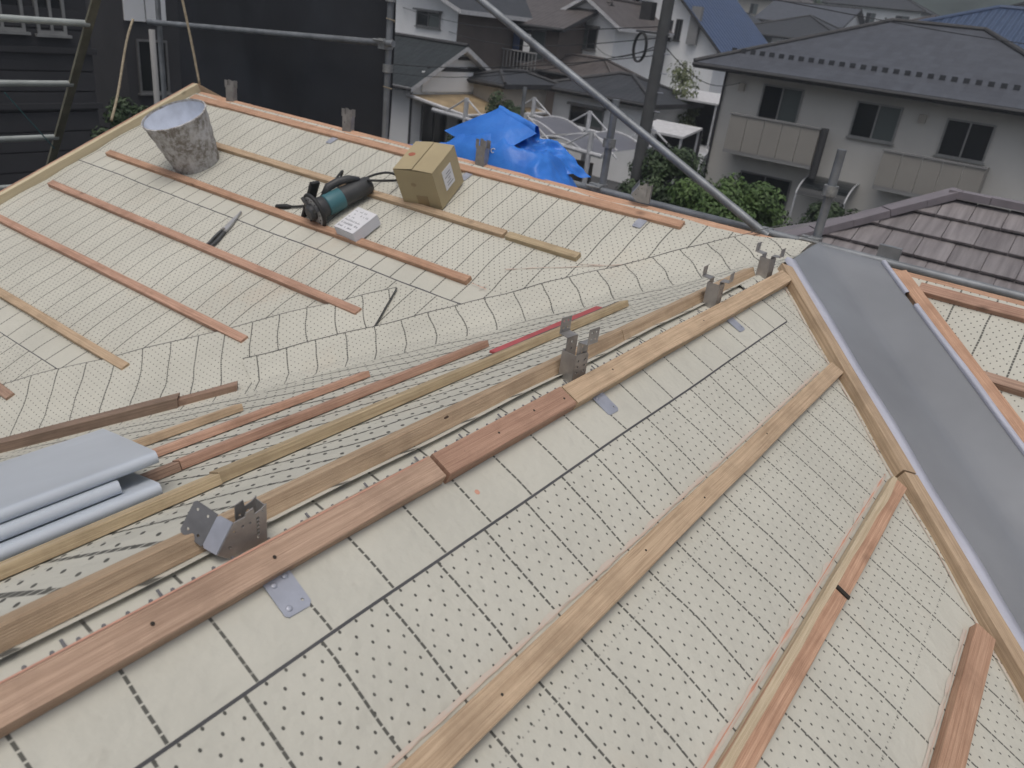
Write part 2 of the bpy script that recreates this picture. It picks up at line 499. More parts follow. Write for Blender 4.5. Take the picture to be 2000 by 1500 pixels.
MAT['bark'] = plain('bark', (.09, .075, .06), .9, 0, .3, 9, .4)
MAT['carwhite'] = plain('car_white', (.60, .61, .63), .3, 0, .03)
MAT['tyre'] = plain('tyre', (.02, .02, .02), .9)
MAT['concrete'] = plain('concrete_pole', (.085, .088, .09), .85, 0, .15, 3)
MAT['block'] = plain('concrete_block', (.19, .175, .15), .9, 0, .15, 2, .2)


def leafmat(name, a, b_):
    m, nt, b = newmat(name)
    tc = nt.nodes.new('ShaderNodeTexCoord')
    f = noisen(nt, tc.outputs['Object'], 1.6, 3)
    nt.links.new(mixc(nt, ramp(nt, f, .3, .7), a, b_), b.inputs['Base Color'])
    b.inputs['Roughness'].default_value = .6
    return m


MAT['leaf'] = leafmat('leaves_green', (.04, .082, .018), (.09, .155, .035))
MAT['leaf_dark'] = leafmat('leaves_dark', (.025, .048, .02), (.055, .09, .032))
MAT['leaf_pale'] = leafmat('leaves_pale', (.09, .12, .05), (.17, .19, .09))

# ------------------------------------------------------------------ the ground
def gz(x, y):
    r = math.hypot(x, y)
    z = .028 * max(0, r - 14)
    t = min(1, max(0, (r - 105) / 220)); t = t * t * (3 - 2 * t)
    z += t * (46 + 14 * noise.noise((x * .011, y * .011, 3.3))) * (.55 + .45 * max(0, x / max(r, 1)))
    return z


g = MB()
g.grid(110, 110, lambda a, b: ((-250 + 900 * a, -350 + 900 * b, gz(-250 + 900 * a, -350 + 900 * b)), (0, 0)))
gr = g.build('ground', [MAT['asphalt'], MAT['hill']], None, True)
gr['kind'] = 'structure'
for p in gr.data.polygons:
    c = p.center
    if math.hypot(c.x, c.y) > 118: p.material_index = 1

# ------------------------------------------------------------------ the roof being re-covered
SL = 0.47
KK = math.hypot(1, SL)
ZR, YR, XM = CZ - .65, .689, 2.916
NB = Vector((-SL, 0, 1)) / KK
NL = Vector((0, SL, 1)) / KK
NR = Vector((0, -SL, 1)) / KK
RAKE = 4.44


def W(w, u, v, l=0.0):
    if w == 'B': return Vector((XM - v / KK, u, ZR - SL * v / KK)) + NB * l
    if w == 'L': return Vector((u, YR + v / KK, ZR - SL * v / KK)) + NL * l
    if w == 'K': return Vector((XM + v / KK, u, ZR - SL * v / KK)) + Vector((SL, 0, 1)) / KK * l
    return Vector((u, YR - v / KK, ZR - SL * v / KK)) + NR * l


NRM = {'B': NB, 'L': NL, 'R': NR}
house = thing('house', 'house being re-roofed, cream dotted underlayment and bare wooden battens on its slopes', 'house')
EV = 4.1      # slope length
# deck and walls
d = MB()
def slab(pts, th=.03):
    pts = [Vector(p) for p in pts]
    n = (pts[1] - pts[0]).cross(pts[2] - pts[0]).normalized()
    if n.z < 0: pts = pts[::-1]; n = -n
    b = len(d.v)
    for p in pts: d.v.append(tuple(p - n * .008))
    for p in pts: d.v.append(tuple(p - n * (.008 + th)))
    N = len(pts)
    d.face(range(b, b + N)); d.face([b + N + i for i in reversed(range(N))])
    for i in range(N): d.face((b + i, b + N + i, b + N + (i + 1) % N, b + (i + 1) % N))
EH = EV / KK
slab([W('B', RAKE, 0), W('B', YR, 0), W('B', YR + EH, EV), W('B', RAKE + .001, EV)])
slab([W('B', YR, 0), W('B', -4.2, 0), W('B', -4.2, EV), W('B', YR - EH, EV)])
slab([W('L', XM, 0), W('L', -4.5, 0), W('L', -4.5, EV), W('L', XM - EH, EV)])
slab([W('R', XM, 0), W('R', -4.5, 0), W('R', -4.5, EV), W('R', XM - EH, EV)])
slab([W('K', RAKE, 0), W('K', -4.2, 0), W('K', -4.2, 1.9), W('K', RAKE, 1.9)])
d.build('roof_deck', MAT['deck'], house)
wl_ = MB()
ez = ZR - SL * EH - .15
wl_.box2((XM - EH + .5, -3.7, 0), (XM + 1.4, 4.0, ez))
wl_.box2((-4.0, YR - EH + .5, 0), (XM - EH + .49, YR + EH - .9, ez - .01))
wl_.build('wall', MAT['w_cream'], house)
gw = MB()   # the gable triangle under the barge board
gw.poly([(XM - EH + .5, 4.0, ez), (XM + 1.4, 4.0, ez), (XM + 1.4, 4.0, ZR - SL * 1.4 - .05), (XM, 4.0, ZR - .05), (XM - EH + .5, 4.0, ez + .1)])
gw.build('gable_wall', MAT['w_cream'], house)

BB = [-.0, .405, .712, 1.045, 1.375, 1.705, 2.03, 2.36]
BL = [.03, .33, .59, .84, 1.08]
BR_ = [.03, .34, .63, .92, 1.21]


def between(v, lst):
    for a, b in zip(lst, lst[1:]):
        if a <= v <= b: return math.sin(math.pi * (v - a) / (b - a)), a
    return 0.5, lst[-1]


def hB(u, v):
    s_, a = between(v, BB)
    n = noise.noise((u * 1.5, a * 3.7, 1.2)) * .5 + .55
    wv = noise.noise((u * 3.4, v * 5.0, 5.1))
    r = noise.noise((u * 2.1 + v * 2.2, v * 1.2 - u, 8.0))
    k2 = max(0, 1 - abs(u - v / KK - .95) / .7) if v < 1.2 else 0
    return .0035 + .011 * s_ * max(0, n) + .006 * wv * s_ + .006 * max(0, r) * s_ + .012 * k2 * s_ * noise.noise((u * 5 + v * 3, v * 4, 14))


def hL(u, v):
    s_, a = between(v, BL)
    n = noise.noise((u * 2.4, a * 5.3, 4.2)) * .6 + .5
    r = noise.noise((u * 4.0 + v * 3.0, v * 3.5, 6.0))
    return .003 + s_ * (.006 * max(0, n) + .005 * r)


def hR(u, v):
    s_, a = between(v, BR_)
    n = noise.noise((u * 1.7, a * 4.1, 2.2)) * .6 + .45
    r = noise.noise((u * 3.0 - v * 1.5, v * 4.0, 9.0))
    w2 = noise.noise((u * 5.5 + 1.5 * v, v * 3.0, 12.0))
    return .003 + s_ * (.007 * max(0, n) + .006 * r + .003 * w2)


HF = {'B': hB, 'L': hL, 'R': hR}


def sheet(w, v0, v1, ul, ur, mat, res=.03, lift=0.0, uvo=(0, 0), edge=('v1',), linefn=None, name='underlayment'):
    """one roll of underlayment between v0 and v1; ul/ur are functions of v"""
    m = MB()
    nv = max(2, int((v1 - v0) / res)); nu = max(2, int(abs(ur((v0 + v1) / 2) - ul((v0 + v1) / 2)) / res))

    def fn(a, b):
        v = v0 + (v1 - v0) * b
        u = ul(v) + (ur(v) - ul(v)) * a
        uv = (u + uvo[0], v1 - v + uvo[1])
        if linefn: q = linefn(u, v); uv = (uv[0] / 1.38, uv[1] / 1.38)
        else: q = uv
        return W(w, u, v, HF[w](u, v) + lift), uv, q
    m.grid(nu, nv, fn)
    # cut edge along the lower lap: a thin strip in a darker colour
    for e in edge:
        if e == 'v1':
            for i in range(nu):
                us = [ul(v1) + (ur(v1) - ul(v1)) * k / nu for k in (i, i + 1)]
                a, b = [W(w, u, v1, HF[w](u, v1) + lift + .0006) for u in us]
                c, d_ = [W(w, u, v1 + .0034, HF[w](u, v1) + lift - .0035) for u in us]
                m.poly([a, b, d_, c], None, 1)
        if e in ('ur', 'ul'):
            f = ur if e == 'ur' else ul; sg = 1 if e == 'ur' else -1
            for j in range(nv):
                vv = [v0 + (v1 - v0) * k / nv for k in (j, j + 1)]
                a, b = [W(w, f(v), v, HF[w](f(v), v) + lift + .0006) for v in vv]
                c, d_ = [W(w, f(v) + sg * .0045, v, HF[w](f(v), v) + lift - .0035) for v in vv]
                m.poly([a, b, d_, c], None, 1)
    return m.build(name, [mat, MAT['under_edge']], house, True)


# main slope left of the wing valley
vL = lambda v: YR + v / KK
sheet('B', .012, .83, lambda v: vL(max(v, 0)), lambda v: RAKE, MAT['under_b'], .028, .006, (.02, 0))
sheet('B', .72, 1.85, vL, lambda v: RAKE, MAT['under_b'], .03, .003, (.055, 0))
sheet('B', 1.74, 2.85, vL, lambda v: RAKE, MAT['under_b'], .035, 0, (.03, 0), edge=())
sheet('B', 2.75, EV, vL, lambda v: RAKE + .001, MAT['under_b'], .08, -.003, edge=())
# main slope right of the wing valley
vR = lambda v: YR - v / KK
sheet('B', .012, .83, lambda v: -4.2, lambda v: vR(max(v, 0)) - .02, MAT['under_b'], .035, .006, (.07, 0))
sheet('B', .72, 1.85, lambda v: -4.2, lambda v: vR(v) - .02, MAT['under_b'], .04, .003, (.0, 0), edge=())
sheet('B', 1.74, EV, lambda v: -4.2, lambda v: vR(v) - .02, MAT['under_b'], .1, 0, edge=())
# wing, far side: rules run askew on this side, the roll was pulled round the valley


def lineL(u, v):
    k = min(1, max(.25, (u - .1) / .75))
    f = 1.35 * min(v, .35) + .8 * max(0, min(v - .35, .35)) + .45 * max(0, v - .7)
    return ((u + k * f + .012 * noise.noise((u * 3, v * 4, 0))) / 1.38, v / 1.38)


sheet('L', .0, 1.30, lambda v: -4.5 if v < 0 else -1.6, lambda v: XM - v / KK - .035, MAT['under_big'], .026, .014, (0, .3), ('ur',), lineL)
sheet('L', 1.28, EV, lambda v: -1.6, lambda v: XM - v / KK - .035, MAT['under_big'], .05, .010, (0, .3), (), lineL)
# wing, near side
sheet('R', .05, .94, lambda v: -1.6, lambda v: XM - v / KK - .02, MAT['under'], .026, .003, (.0, 0), ('v1',))
sheet('R', .84, 2.2, lambda v: -1.6, lambda v: XM - v / KK - .02, MAT['under_full'], .035, 0, (.0525, 0), ())
sheet('R', 2.1, EV, lambda v: -1.6, lambda v: XM - v / KK - .02, MAT['under'], .1, -.003, (0, 0), ())
# ridge strip of the wing folded over the top
rc = MB()


def ridgefn(a, b):
    u = -1.6 + a * (2.215 + 1.6)
    q = -.11 + .262 * b
    if q < 0: p = W('L', u, -q, .019); z = 0
    else: p = W('R', u, q, hR(u, q) + .007)
    rnd = max(0, 1 - abs(q) / .03)
    p.z += -.006 * rnd * rnd
    return p, (u - .018, .152 - q), (u - .018, .152 - q)


rc.grid(130, 14, ridgefn)
for i in range(130):
    us = [-1.6 + k / 130 * 3.815 for k in (i, i + 1)]
    a, b = [W('R', u, .152, hR(u, .152) + .0076) for u in us]; c, d_ = [W('R', u, .1558, hR(u, .152) + .0025) for u in us]
    rc.poly([a, b, d_, c], None, 1)
for j in range(8):
    qs = [.152 * k / 8 for k in (j, j + 1)]
    a, b = [W('R', 2.215, q, hR(2.215, q) + .0076) for q in qs]; c, d_ = [W('R', 2.2195, q, hR(2.215, q) + .0025) for q in qs]
    rc.poly([a, b, d_, c], None, 1)
rc.build('ridge_strip', [MAT['under_cap'], MAT['under_edge']], house, True)
rt = MB()
rt.grid(12, 6, lambda a, b: (W('L', 2.19 + .37 * a, .11 - .13 * b, .0185) if .11 - .13 * b > 0 else W('R', 2.19 + .37 * a, -(.11 - .13 * b), .012), (2.19 + .37 * a, .3 + .13 * b)))
rt.build('ridge_strip', MAT['under_full'], house, True)
# a row of dots shows in the slot between the two ridge battens
dt = MB()
for i in range(110):
    u = -.4 + i * .0268
    if u > 2.4: break
    p = W('R', u, .006, .0125)
    fr = Matrix.Translation(p) @ NR.to_track_quat('Z', 'Y').to_matrix().to_4x4()
    dt.lathe([(.0026, 0), (.0026, .0012), (0.0001, .0014)], 6, fr)
    if i % 4 == 0: dt.box(W('R', u + .013, .006, .0127), (.0035, .018, .001), NR.to_track_quat('Z', 'Y').to_matrix())
dd = dt.build('printed_dots', MAT['under_edge'], house); dd['kind'] = 'stuff'

# valley strips: a roll laid along the L/B valley
VD = Vector((-1, 1, -SL)).normalized()
aB = NB.cross(VD); aB = aB if aB.dot(Vector((1, 1, 0))) > 0 else -aB
aL = NL.cross(VD); aL = aL if aL.dot(Vector((-1, -1, 0))) > 0 else -aL


def vpt(t, w, lift):
    c = Vector((XM - t, YR + t, ZR - SL * t))
    if w >= 0:
        p = c + aB * w
        h = hB(p.y, (XM - p.x) * KK)
        n = NB
    else:
        p = c + aL * -w
        h = hL(p.x, (p.y - YR) * KK)
        n = NL
    k = max(0, 1 - abs(w) / .16)
    lift = lift * min(1, max(0, (w + .07) / .14)) + .004 * (1 - min(1, max(0, (w + .07) / .14)))
    p = p + n * (h * (1 - k) + lift)
    p.z += .028 * k * k * (3 - 2 * k)
    return p


def valley(t0, t1, w0, w1, lift, mat, skew=0.0, uo=0.0):
    m = MB(); nt_ = int((t1 - t0) / .03); nw = int((w1 - w0) / .02)
    LT = math.sqrt(2 + SL * SL)

    def fn(a, b):
        w = w0 + (w1 - w0) * b
        t = t0 + skew * (w1 - w) + (t1 - t0) * a
        if t0 == 0: t = t + (.70 * abs(w) - skew * (w1 - w) + .012) * (1 - a)
        uv = (t * LT + uo, w1 - w + .2)
        uvl = (t * LT + uo + .012 * noise.noise((t * 4, w * 6, 2)), w1 - w)
        return vpt(t, w, lift), uv, uvl
    m.grid(nt_, nw, fn)
    for i in range(nt_):
        ts = [t0 + (t1 - t0) * k / nt_ for k in (i, i + 1)]
        a, b = [vpt(t, w1, lift + .0006) for t in ts]; c, d_ = [vpt(t, w1 + .010, lift - .004) for t in ts]
        m.poly([a, b, d_, c], None, 1)
    for j in range(nw if t0 > 0 else 0):
        ws = [w0 + (w1 - w0) * k / nw for k in (j, j + 1)]
        a, b = [vpt(t0 + skew * (w1 - w), w, lift + .0008) for w in ws]
        c, d_ = [vpt(t0 + skew * (w1 - w) - .003, w, lift - .003) for w in ws]
        m.poly([a, b, d_, c], None, 1)
    m.build('valley_underlayment', [mat, MAT['edge_dark']], house, True)


valley(.0, 1.42, -.12, .165, .021, MAT['under_v'], -.15, .03)
valley(1.02, 3.4, -.22, .375, .016, MAT['under_v'], .35)


# ---- timber
def beam(name, A, B, w, h, n, mat, parent=house, seg=None, taper=1.0, jit=.0009, caps=True):
    """sawn batten lying on base line A-B, width w, height h along n; chamfered, slightly uneven"""
    A, B, n = Vector(A), Vector(B), Vector(n).normalized()
    t = (B - A).normalized(); L = (B - A).length
    sd_ = t.cross(n).normalized()
    seg = seg or max(2, min(24, int(L / .12)))
    c = min(.0016, h * .1)
    prof = [(-w / 2, 0), (-w / 2, h - c), (-w / 2 + c, h), (w / 2 - c, h), (w / 2, h - c), (w / 2, 0)]
    per = [0]
    for a, b in zip(prof, prof[1:]): per.append(per[-1] + math.hypot(b[0] - a[0], b[1] - a[1]))
    m = MB(); rings = []
    ph = random.random() * 60
    for i in range(seg + 1):
        s_ = i / seg
        bow = .0025 * noise.noise((s_ * 2.0 * max(L, .5), ph, 0)) * min(1, L)
        ring = []
        for k, (x, y) in enumerate(prof):
            jx = jit * noise.noise((s_ * 9 * L, k * 2.7, ph)) * 1.6
            jy = jit * noise.noise((s_ * 9 * L, k * 2.7, ph + 9)) if y > 0 else 0
            ring.append(m.vert(A + t * (s_ * L) + sd_ * (x * (1 + (taper - 1) * s_) + jx + bow) + n * (y + jy)))
        rings.append(ring)
    K = len(prof)
    for i in range(seg):
        u0, u1 = L * i / seg, L * (i + 1) / seg
        for k in range(K - 1):
            m.face((rings[i][k], rings[i + 1][k], rings[i + 1][k + 1], rings[i][k + 1]), [(u0, per[k]), (u1, per[k]), (u1, per[k + 1]), (u0, per[k + 1])])
        m.face((rings[i][K - 1], rings[i + 1][K - 1], rings[i + 1][0], rings[i][0]), [(u0, 0), (u1, 0), (u1, w), (u0, w)])
    for r, rev in ((rings[0], False), (rings[-1], True)):
        idx = r[::-1] if rev else r
        P = prof[::-1] if rev else prof
        m.face(idx, [(p[1] * 3, p[0] * .3) for p in P])
    return m.build(name, mat, parent)


def bt(w, u0, u1, v, mat, wd=.036, h=.021, name='batten', lift=.009, dv=0.0):
    return beam(name, W(w, u0, v, lift), W(w, u1, v + dv, lift), wd, h, NRM[w], MAT[mat])


# main slope, far side
bt('B', 4.39, 1.185, .070, 'wood_orange', .044, .020, 'ridge_batten', lift=.008)
bt('B', 4.42, .73, .012, 'wood_orange', .05, .034, 'ridge_batten', lift=-.024)
bt('B', 3.74, 1.80, .410, 'wood_tan')
bt('B', 1.787, 1.445, .412, 'wood_green')
bt('B', 4.31, 1.75, .715, 'wood_orange')
bt('B', 4.34, 2.02, 1.055, 'wood_red')
bt('B', 4.35, 2.315, 1.380, 'wood_red')
bt('B', 4.35, 2.63, 1.710, 'wood_tan')
bt('B', 4.35, 2.915, 2.035, 'wood_brown')
# main slope beyond the metal valley
bt('B', .315, -3.5, .075, 'wood_red', .046, .024, 'ridge_batten', lift=.008)
bt('B', .44, -3.5, .014, 'wood_orange', .05, .034, 'ridge_batten', lift=-.024)
bt('B', .045, -3.5, .395, 'wood_brown', .036, .024)
bt('B', -.22, -3.5, .72, 'wood_red')
# wing, far side
bt('L', 2.36, 1.52, .033, 'wood_tan', .032, .026, 'ridge_batten', lift=.019)
bt('L', 1.515, -1.2, .031, 'wood_tan', .032, .027, 'ridge_batten', lift=.019)
bt('L', 2.10, .655, .340, 'wood_green', .030, .020, lift=.020)
bt('L', .652, -1.2, .333, 'wood_green', .030, .018, lift=.020)
bt('L', 1.70, .72, .590, 'wood_red', .030, .019, lift=.020)
bt('L', .715, -1.2, .585, 'wood_brown', .030, .018, lift=.020)
bt('L', 1.455, -1.2, .845, 'wood_red', .030, .018, lift=.020)
bt('L', 1.18, -1.2, 1.085, 'wood_tan', .034, .020, lift=.020)
# wing, near side
bt('R', -1.3, .797, .035, 'wood_board', .044, .022, 'ridge_batten', lift=.011)
bt('R', .803, 1.168, .037, 'wood_board2', .046, .024, 'ridge_batten', lift=.011)
bt('R', 1.172, 2.45, .037, 'wood_tan', .046, .024, 'ridge_batten', lift=.011)
bt('R', -.6, 2.16, .343, 'wood_tan', .042, .020)
bt('R', -.6, 1.62, .917, 'wood_orange', .046, .020)
# the near-side batten with a waney, pale top edge and red heart
bt('R', -.6, 1.875, .633, 'wood_orange', .042, .020)
b3 = MB()
ph = 3.0
prev = None
for i in range(61):
    u = -.6 + 2.475 * i / 60
    wd_ = .013 + .009 * noise.noise((u * 6, 1, 4))
    pts = [W('R', u, .6105, .0125), W('R', u, .6115, .0305), W('R', u, .612 + wd_, .0312), ]
    ring = [b3.vert(p) for p in pts]
    if prev:
        for k in range(2):
            b3.face((prev[k], ring[k], ring[k + 1], prev[k + 1]), [(u - .04, k * .02), (u, k * .02), (u, k * .02 + .02), (u - .04, k * .02 + .02)])
    prev = ring
b3.build('sapwood_edge', MAT['wood_pale'], house)
kn = MB(); kn.box(W('R', 1.345, .640, .031), (.010, .030, .0035), NR.to_track_quat('Z', 'Y').to_matrix()); kn.build('knot', MAT['ink_black'], house)
# knot on the far ridge batten, nail heads in the near one
kn = MB()
q = NR.to_track_quat('Z', 'Y').to_matrix().to_4x4()
p0 = W('L', .905, .0175, .036)
fr = Matrix.Translation(p0) @ Matrix.Rotation(math.radians(90), 4, 'X')
kn.lathe([(.0001, .0008), (.004, .0007), (.007, .0004), (.0085, -.0008)], 20, fr @ Matrix.Diagonal((1, .7, 1, 1)))
kn.v = [tuple(Vector(p) + Vector((noise.noise(Vector(p) * 200), 0, noise.noise(Vector(p) * 170))) * .0012) for p in kn.v]
kn.build('knot', MAT['knot'], house)
for u in (.33, .49, .86, .95, 1.06, 1.15, 1.34, 1.55, 1.8):
    kn = MB(); kn.lathe([(.0001, .0008), (.0022, .0006), (.0026, 0)], 8, Matrix.Translation(W('R', u, .036 + .004 * math.sin(u * 40), .0345)) @ q)
    kn.build('nail_head', MAT['ink_black'], house)
for u, v in ((.62, .345), (1.02, .340), (1.25, .345), (1.6, .34)):
    kn = MB(); kn.lathe([(.0001, .0008), (.0019, .0006), (.0022, 0)], 8, Matrix.Translation(W('R', u, v, .0295)) @ q)
    kn.build('nail_head', MAT['ink_black'], house)


# valley edge battens; o = plan distance off the valley line
def vb(side, o, t0, t1, mat, wd=.046, h=.026, lift=.006):
    def P(t):
        c = Vector((XM - t, YR - t, ZR - SL * t)); k = o / math.sqrt(2)
        if side == 'R': x, y = c.x - k, c.y + k
        else: x, y = c.x + k, c.y - k
        return W('R', x, (YR - y) * KK, lift) if side == 'R' else W('B', y, (XM - x) * KK, lift)
    return beam('valley_batten', P(t0), P(t1), wd, h, NRM['R' if side == 'R' else 'B'], MAT[mat])


vb('R', .279, .205, .775, 'wood_tan', .046, .030)
vb('R', .279, .779, 2.2, 'wood_tan', .046, .030)
vb('B', .192, .16, 2.2, 'wood_orange', .044, .028)
# loose lengths lying in the valley
beam('valley_batten', vpt(1.56, -.050, .012), vpt(2.8, -.075, .012), .042, .040, Vector((0, 0, 1)), MAT['wood_dark'])
beam('valley_batten', vpt(1.425, -.035, .016), vpt(1.575, -.048, .014), .030, .026, Vector((0, 0, 1)), MAT['wood_brown'])
# barge boards of the gable
RB = RAKE + .018
bb = []
for uu, v0, v1, nm in ((RB, -.02, EV, 'barge_board'),):
    beam(nm, W('B', uu, v0, -.12), W('B', uu, v1, -.12), .030, .172, NB, MAT['wood_barge'], seg=26)
beam('barge_board', W('K', RB, -.02, -.12), W('K', RB, 1.9, -.12), .030, .172, Vector((SL, 0, 1)) / KK, MAT['wood_tan'])
beam('barge_trim', W('B', RB + .024, -.02, -.13), W('B', RB + .024, EV, -.13), .014, .182, NB, MAT['wood_red'], seg=26)

# ---- metal valley: folded sheet raised a little on its battens, with turned-up edges
vm = MB()
Vd2 = Vector((-1, -1, -SL)).normalized()
eR = NR.cross(Vd2); eR = eR if eR.dot(Vector((-1, 1, 0))) > 0 else -eR
eB2 = NB.cross(Vd2); eB2 = eB2 if eB2.dot(Vector((1, -1, 0))) > 0 else -eB2


def fl(t, w):
    """w<0 wing side, w>0 main side"""
    c = Vector((XM - t, YR - t, ZR - SL * t + .032))
    p = c + (eR * -w if w < 0 else eB2 * w)
    k = max(0, 1 - abs(w) / .02); p.z += .004 * k * k
    p.z += .0012 * noise.noise((t * 5, w * 8, 0))
    return p


WL, WR2 = -.226, .158
ws = [WL, -.18, -.12, -.06, -.02, 0, .02, .05, .09, .125, WR2]
NT = 60
RT2 = math.sqrt(2)
for i in range(-2, NT + 1):
    for w in ws:
        k = abs(w) / math.hypot(1, SL / RT2) / RT2     # plan offset; the head is cut along both ridges
        p = fl(k + 2.6 * max(i, 0) / NT, w)
        if i < 0:                                # lip turned over the ridges
            ov = (Vector((0, .012, -.004)) if w < 0 else Vector((.012, 0, -.004))) if i == -1 else (Vector((0, .022, -.024)) if w < 0 else Vector((.022, 0, -.024)))
            p = p + ov
        vm.v.append(tuple(p))
for i in range(NT + 2):
    for k in range(len(ws) - 1):
        a = i * len(ws) + k
        vm.face((a, a + 1, a + len(ws) + 1, a + len(ws)))
vmo = vm.build('valley_flashing', MAT['valley'], house, True)
for side, wE in ((-1, WL), (1, WR2)):
    e = MB()
    for i in range(NT + 1):
        t = (.155 if side < 0 else .11) + 2.4 * i / NT
        p = fl(t, wE)
        n = NR if side < 0 else NB
        out = eR if side < 0 else eB2
        tw = .004 * noise.noise((t * 7, side, 1))
        wid = (.036 if side < 0 else .014) + .004 * noise.noise((t * 3, side, 7))
        for q_ in (p - out * .001 - n * .002, p + n * (.010 + tw), p + n * (.010 + tw) + out * wid, p + n * (-.004 + tw) + out * (wid + .002)):
            e.v.append(tuple(q_))
    for i in range(NT):
        if side > 0 and i in (3,): continue
        for k in range(3):
            a = i * 4 + k; e.face((a, a + 1, a + 5, a + 4))
    e.build('turned_edge', MAT['valley_back'], vmo, True)

# ---- chalk lines and marks on the sheets
def chalk(w, pts, wd_=.0035, mat='chalk', lift=.0075, gap=.25, seed=0):
    m = MB()
    for (u0, v0), (u1, v1) in zip(pts, pts[1:]):
        L = math.hypot(u1 - u0, v1 - v0); N = max(1, int(L / .018))
        du, dv = (u1 - u0) / L, (v1 - v0) / L
        prev = None
        for f in range(N + 1):
            x = f / N; ww = wd_ * max(.12, .55 + 1.1 * noise.noise((f * .45, seed, 0))); ring = []
            for sgn in (-1, 1):
                u = u0 + (u1 - u0) * x - dv * sgn * ww / 2; v = v0 + (v1 - v0) * x + du * sgn * ww / 2
                ring.append(m.vert(W(w, u, v, HF[w](u, v) + lift)))
            if prev: m.face((prev[0], ring[0], ring[1], prev[1]))
            prev = ring
    m.build('chalk_line', MAT[mat], house)


chalk('B', [(1.66, .60), (1.06, .245)], .006, 'chalk_pale', .009, .3, 1)
chalk('B', [(1.42, .44), (1.30, .39)], .006, 'chalk_pale', .009, .3, 2)
for k, (u, v) in enumerate(((2.60, 1.715), (2.29, 1.385), (2.00, 1.06), (1.73, .72))):
    chalk('B', [(u, v), (u - .075, v + .006)], .005, 'chalk', .0155, .4, k + 5)
    chalk('B', [(u - .05, v + .02), (u - .06, v - .02)], .004, 'chalk_pale', .0155, .4, k + 9)
chalk('B', [(2.75, 1.88), (2.25, 1.42)], .004, 'chalk_pale', .015, .15, 21)
for v, a, b in ((.317, -.2, 2.1), (.600, -.1, 1.9), (.604, .9, 1.9), (.890, .3, 1.6)):
    chalk('R', [(a, v), (b, v)], .004, 'chalk' if v == .6 else 'chalk_pale', .0055, .25, int(v * 100))
MAT['dust'] = plain('chalk_dust', (.58, .48, .41), .95, var=.10, scale=60, col2=(.545, .52, .46))
for v, a, b, wd_ in ((.314, -.2, 2.1, .011), (.600, -.1, 1.88, .018), (.886, .3, 1.6, .010)):
    chalk('R', [(a, v), (b, v)], wd_, 'dust', .0048, .25, int(v * 300))
for t0, t1 in ((.25, 1.1), (.9, 2.0)):
    chalk('R', [(XM - t0 - .222, t0 * KK - .222 * KK), (XM - t1 - .222, t1 * KK - .222 * KK)], .005, 'chalk_pale', .0055, .2, int(t0 * 10))
m = MB(); m.poly([W('R', -.5, .0155, .0338), W('R', .79, .0155, .0338), W('R', .79, .0172, .0339), W('R', -.5, .0178, .0339)])
m.build('chalk_line', MAT['chalk'], house)
m = MB(); m.lathe([(.0001, .0005), (.004, .0004), (.0048, 0)], 10, Matrix.Translation(W('R', .842, .0985, hR(.842, .0985) + .0075)) @ q); m.build('chalk_spot', MAT['chalk'], house)


# ---- galvanised strap plates with screws
def strap(w, u, v0, v1, wd_, rot=0.0, nsc=4, lift=.0095, bare=False):
    n = NRM[w]
    ux = Vector((1, 0, 0)) if w != 'B' else Vector((0, 1, 0))
    vx = (W(w, u, 1) - W(w, u, 0)).normalized()
    c = W(w, u, (v0 + v1) / 2, HF[w](u, (v0 + v1) / 2) + lift)
    F = Matrix((ux, vx, n)).transposed().to_4x4(); F = Matrix.Translation(c) @ F @ Matrix.Rotation(rot, 4, 'Z')
    hl, hw = (v1 - v0) / 2, wd_ / 2
    m = MB(); m.plate([(-hw, -hl), (hw, -hl), (hw * .99, hl - .006), (hw - .006, hl), (-hw + .004, hl), (-hw, hl - .004)], [(hw * .55, hl * .62, .0021)], .0018, F)
    o = m.build('strap_plate', MAT['zinc'], house)
    for x, y in ((-hw * .45, -hl * .45), (hw * .5, -hl * .6), (-hw * .5, hl * .68))[:nsc]:
        s_ = MB(); s_.lathe([(.0001, .0018), (.0012, .0022), (.0036, .0016), (.0044, .0006)], 12, F @ Matrix.Translation((x, y, .0008)))
        s_.build('screw', MAT['zinc'], o, True)


strap('R', .484, .048, .110, .040, .04)
strap('R', 1.262, .050, .110, .040, .03, 2)
strap('R', 1.955, .050, .108, .038, 0, 0)
for u in (3.13, 2.24, 1.345):
    strap('B', u, .095, .150, .040, 0, 0)


# ---- ridge brackets, perforated stainless steel
def holes_grid(x0, x1, nx, y0, y1, ny, r):
    return [(x0 + (x1 - x0) * i / max(1, nx - 1), y0 + (y1 - y0) * j / max(1, ny - 1), r) for i in range(nx) for j in range(ny)]


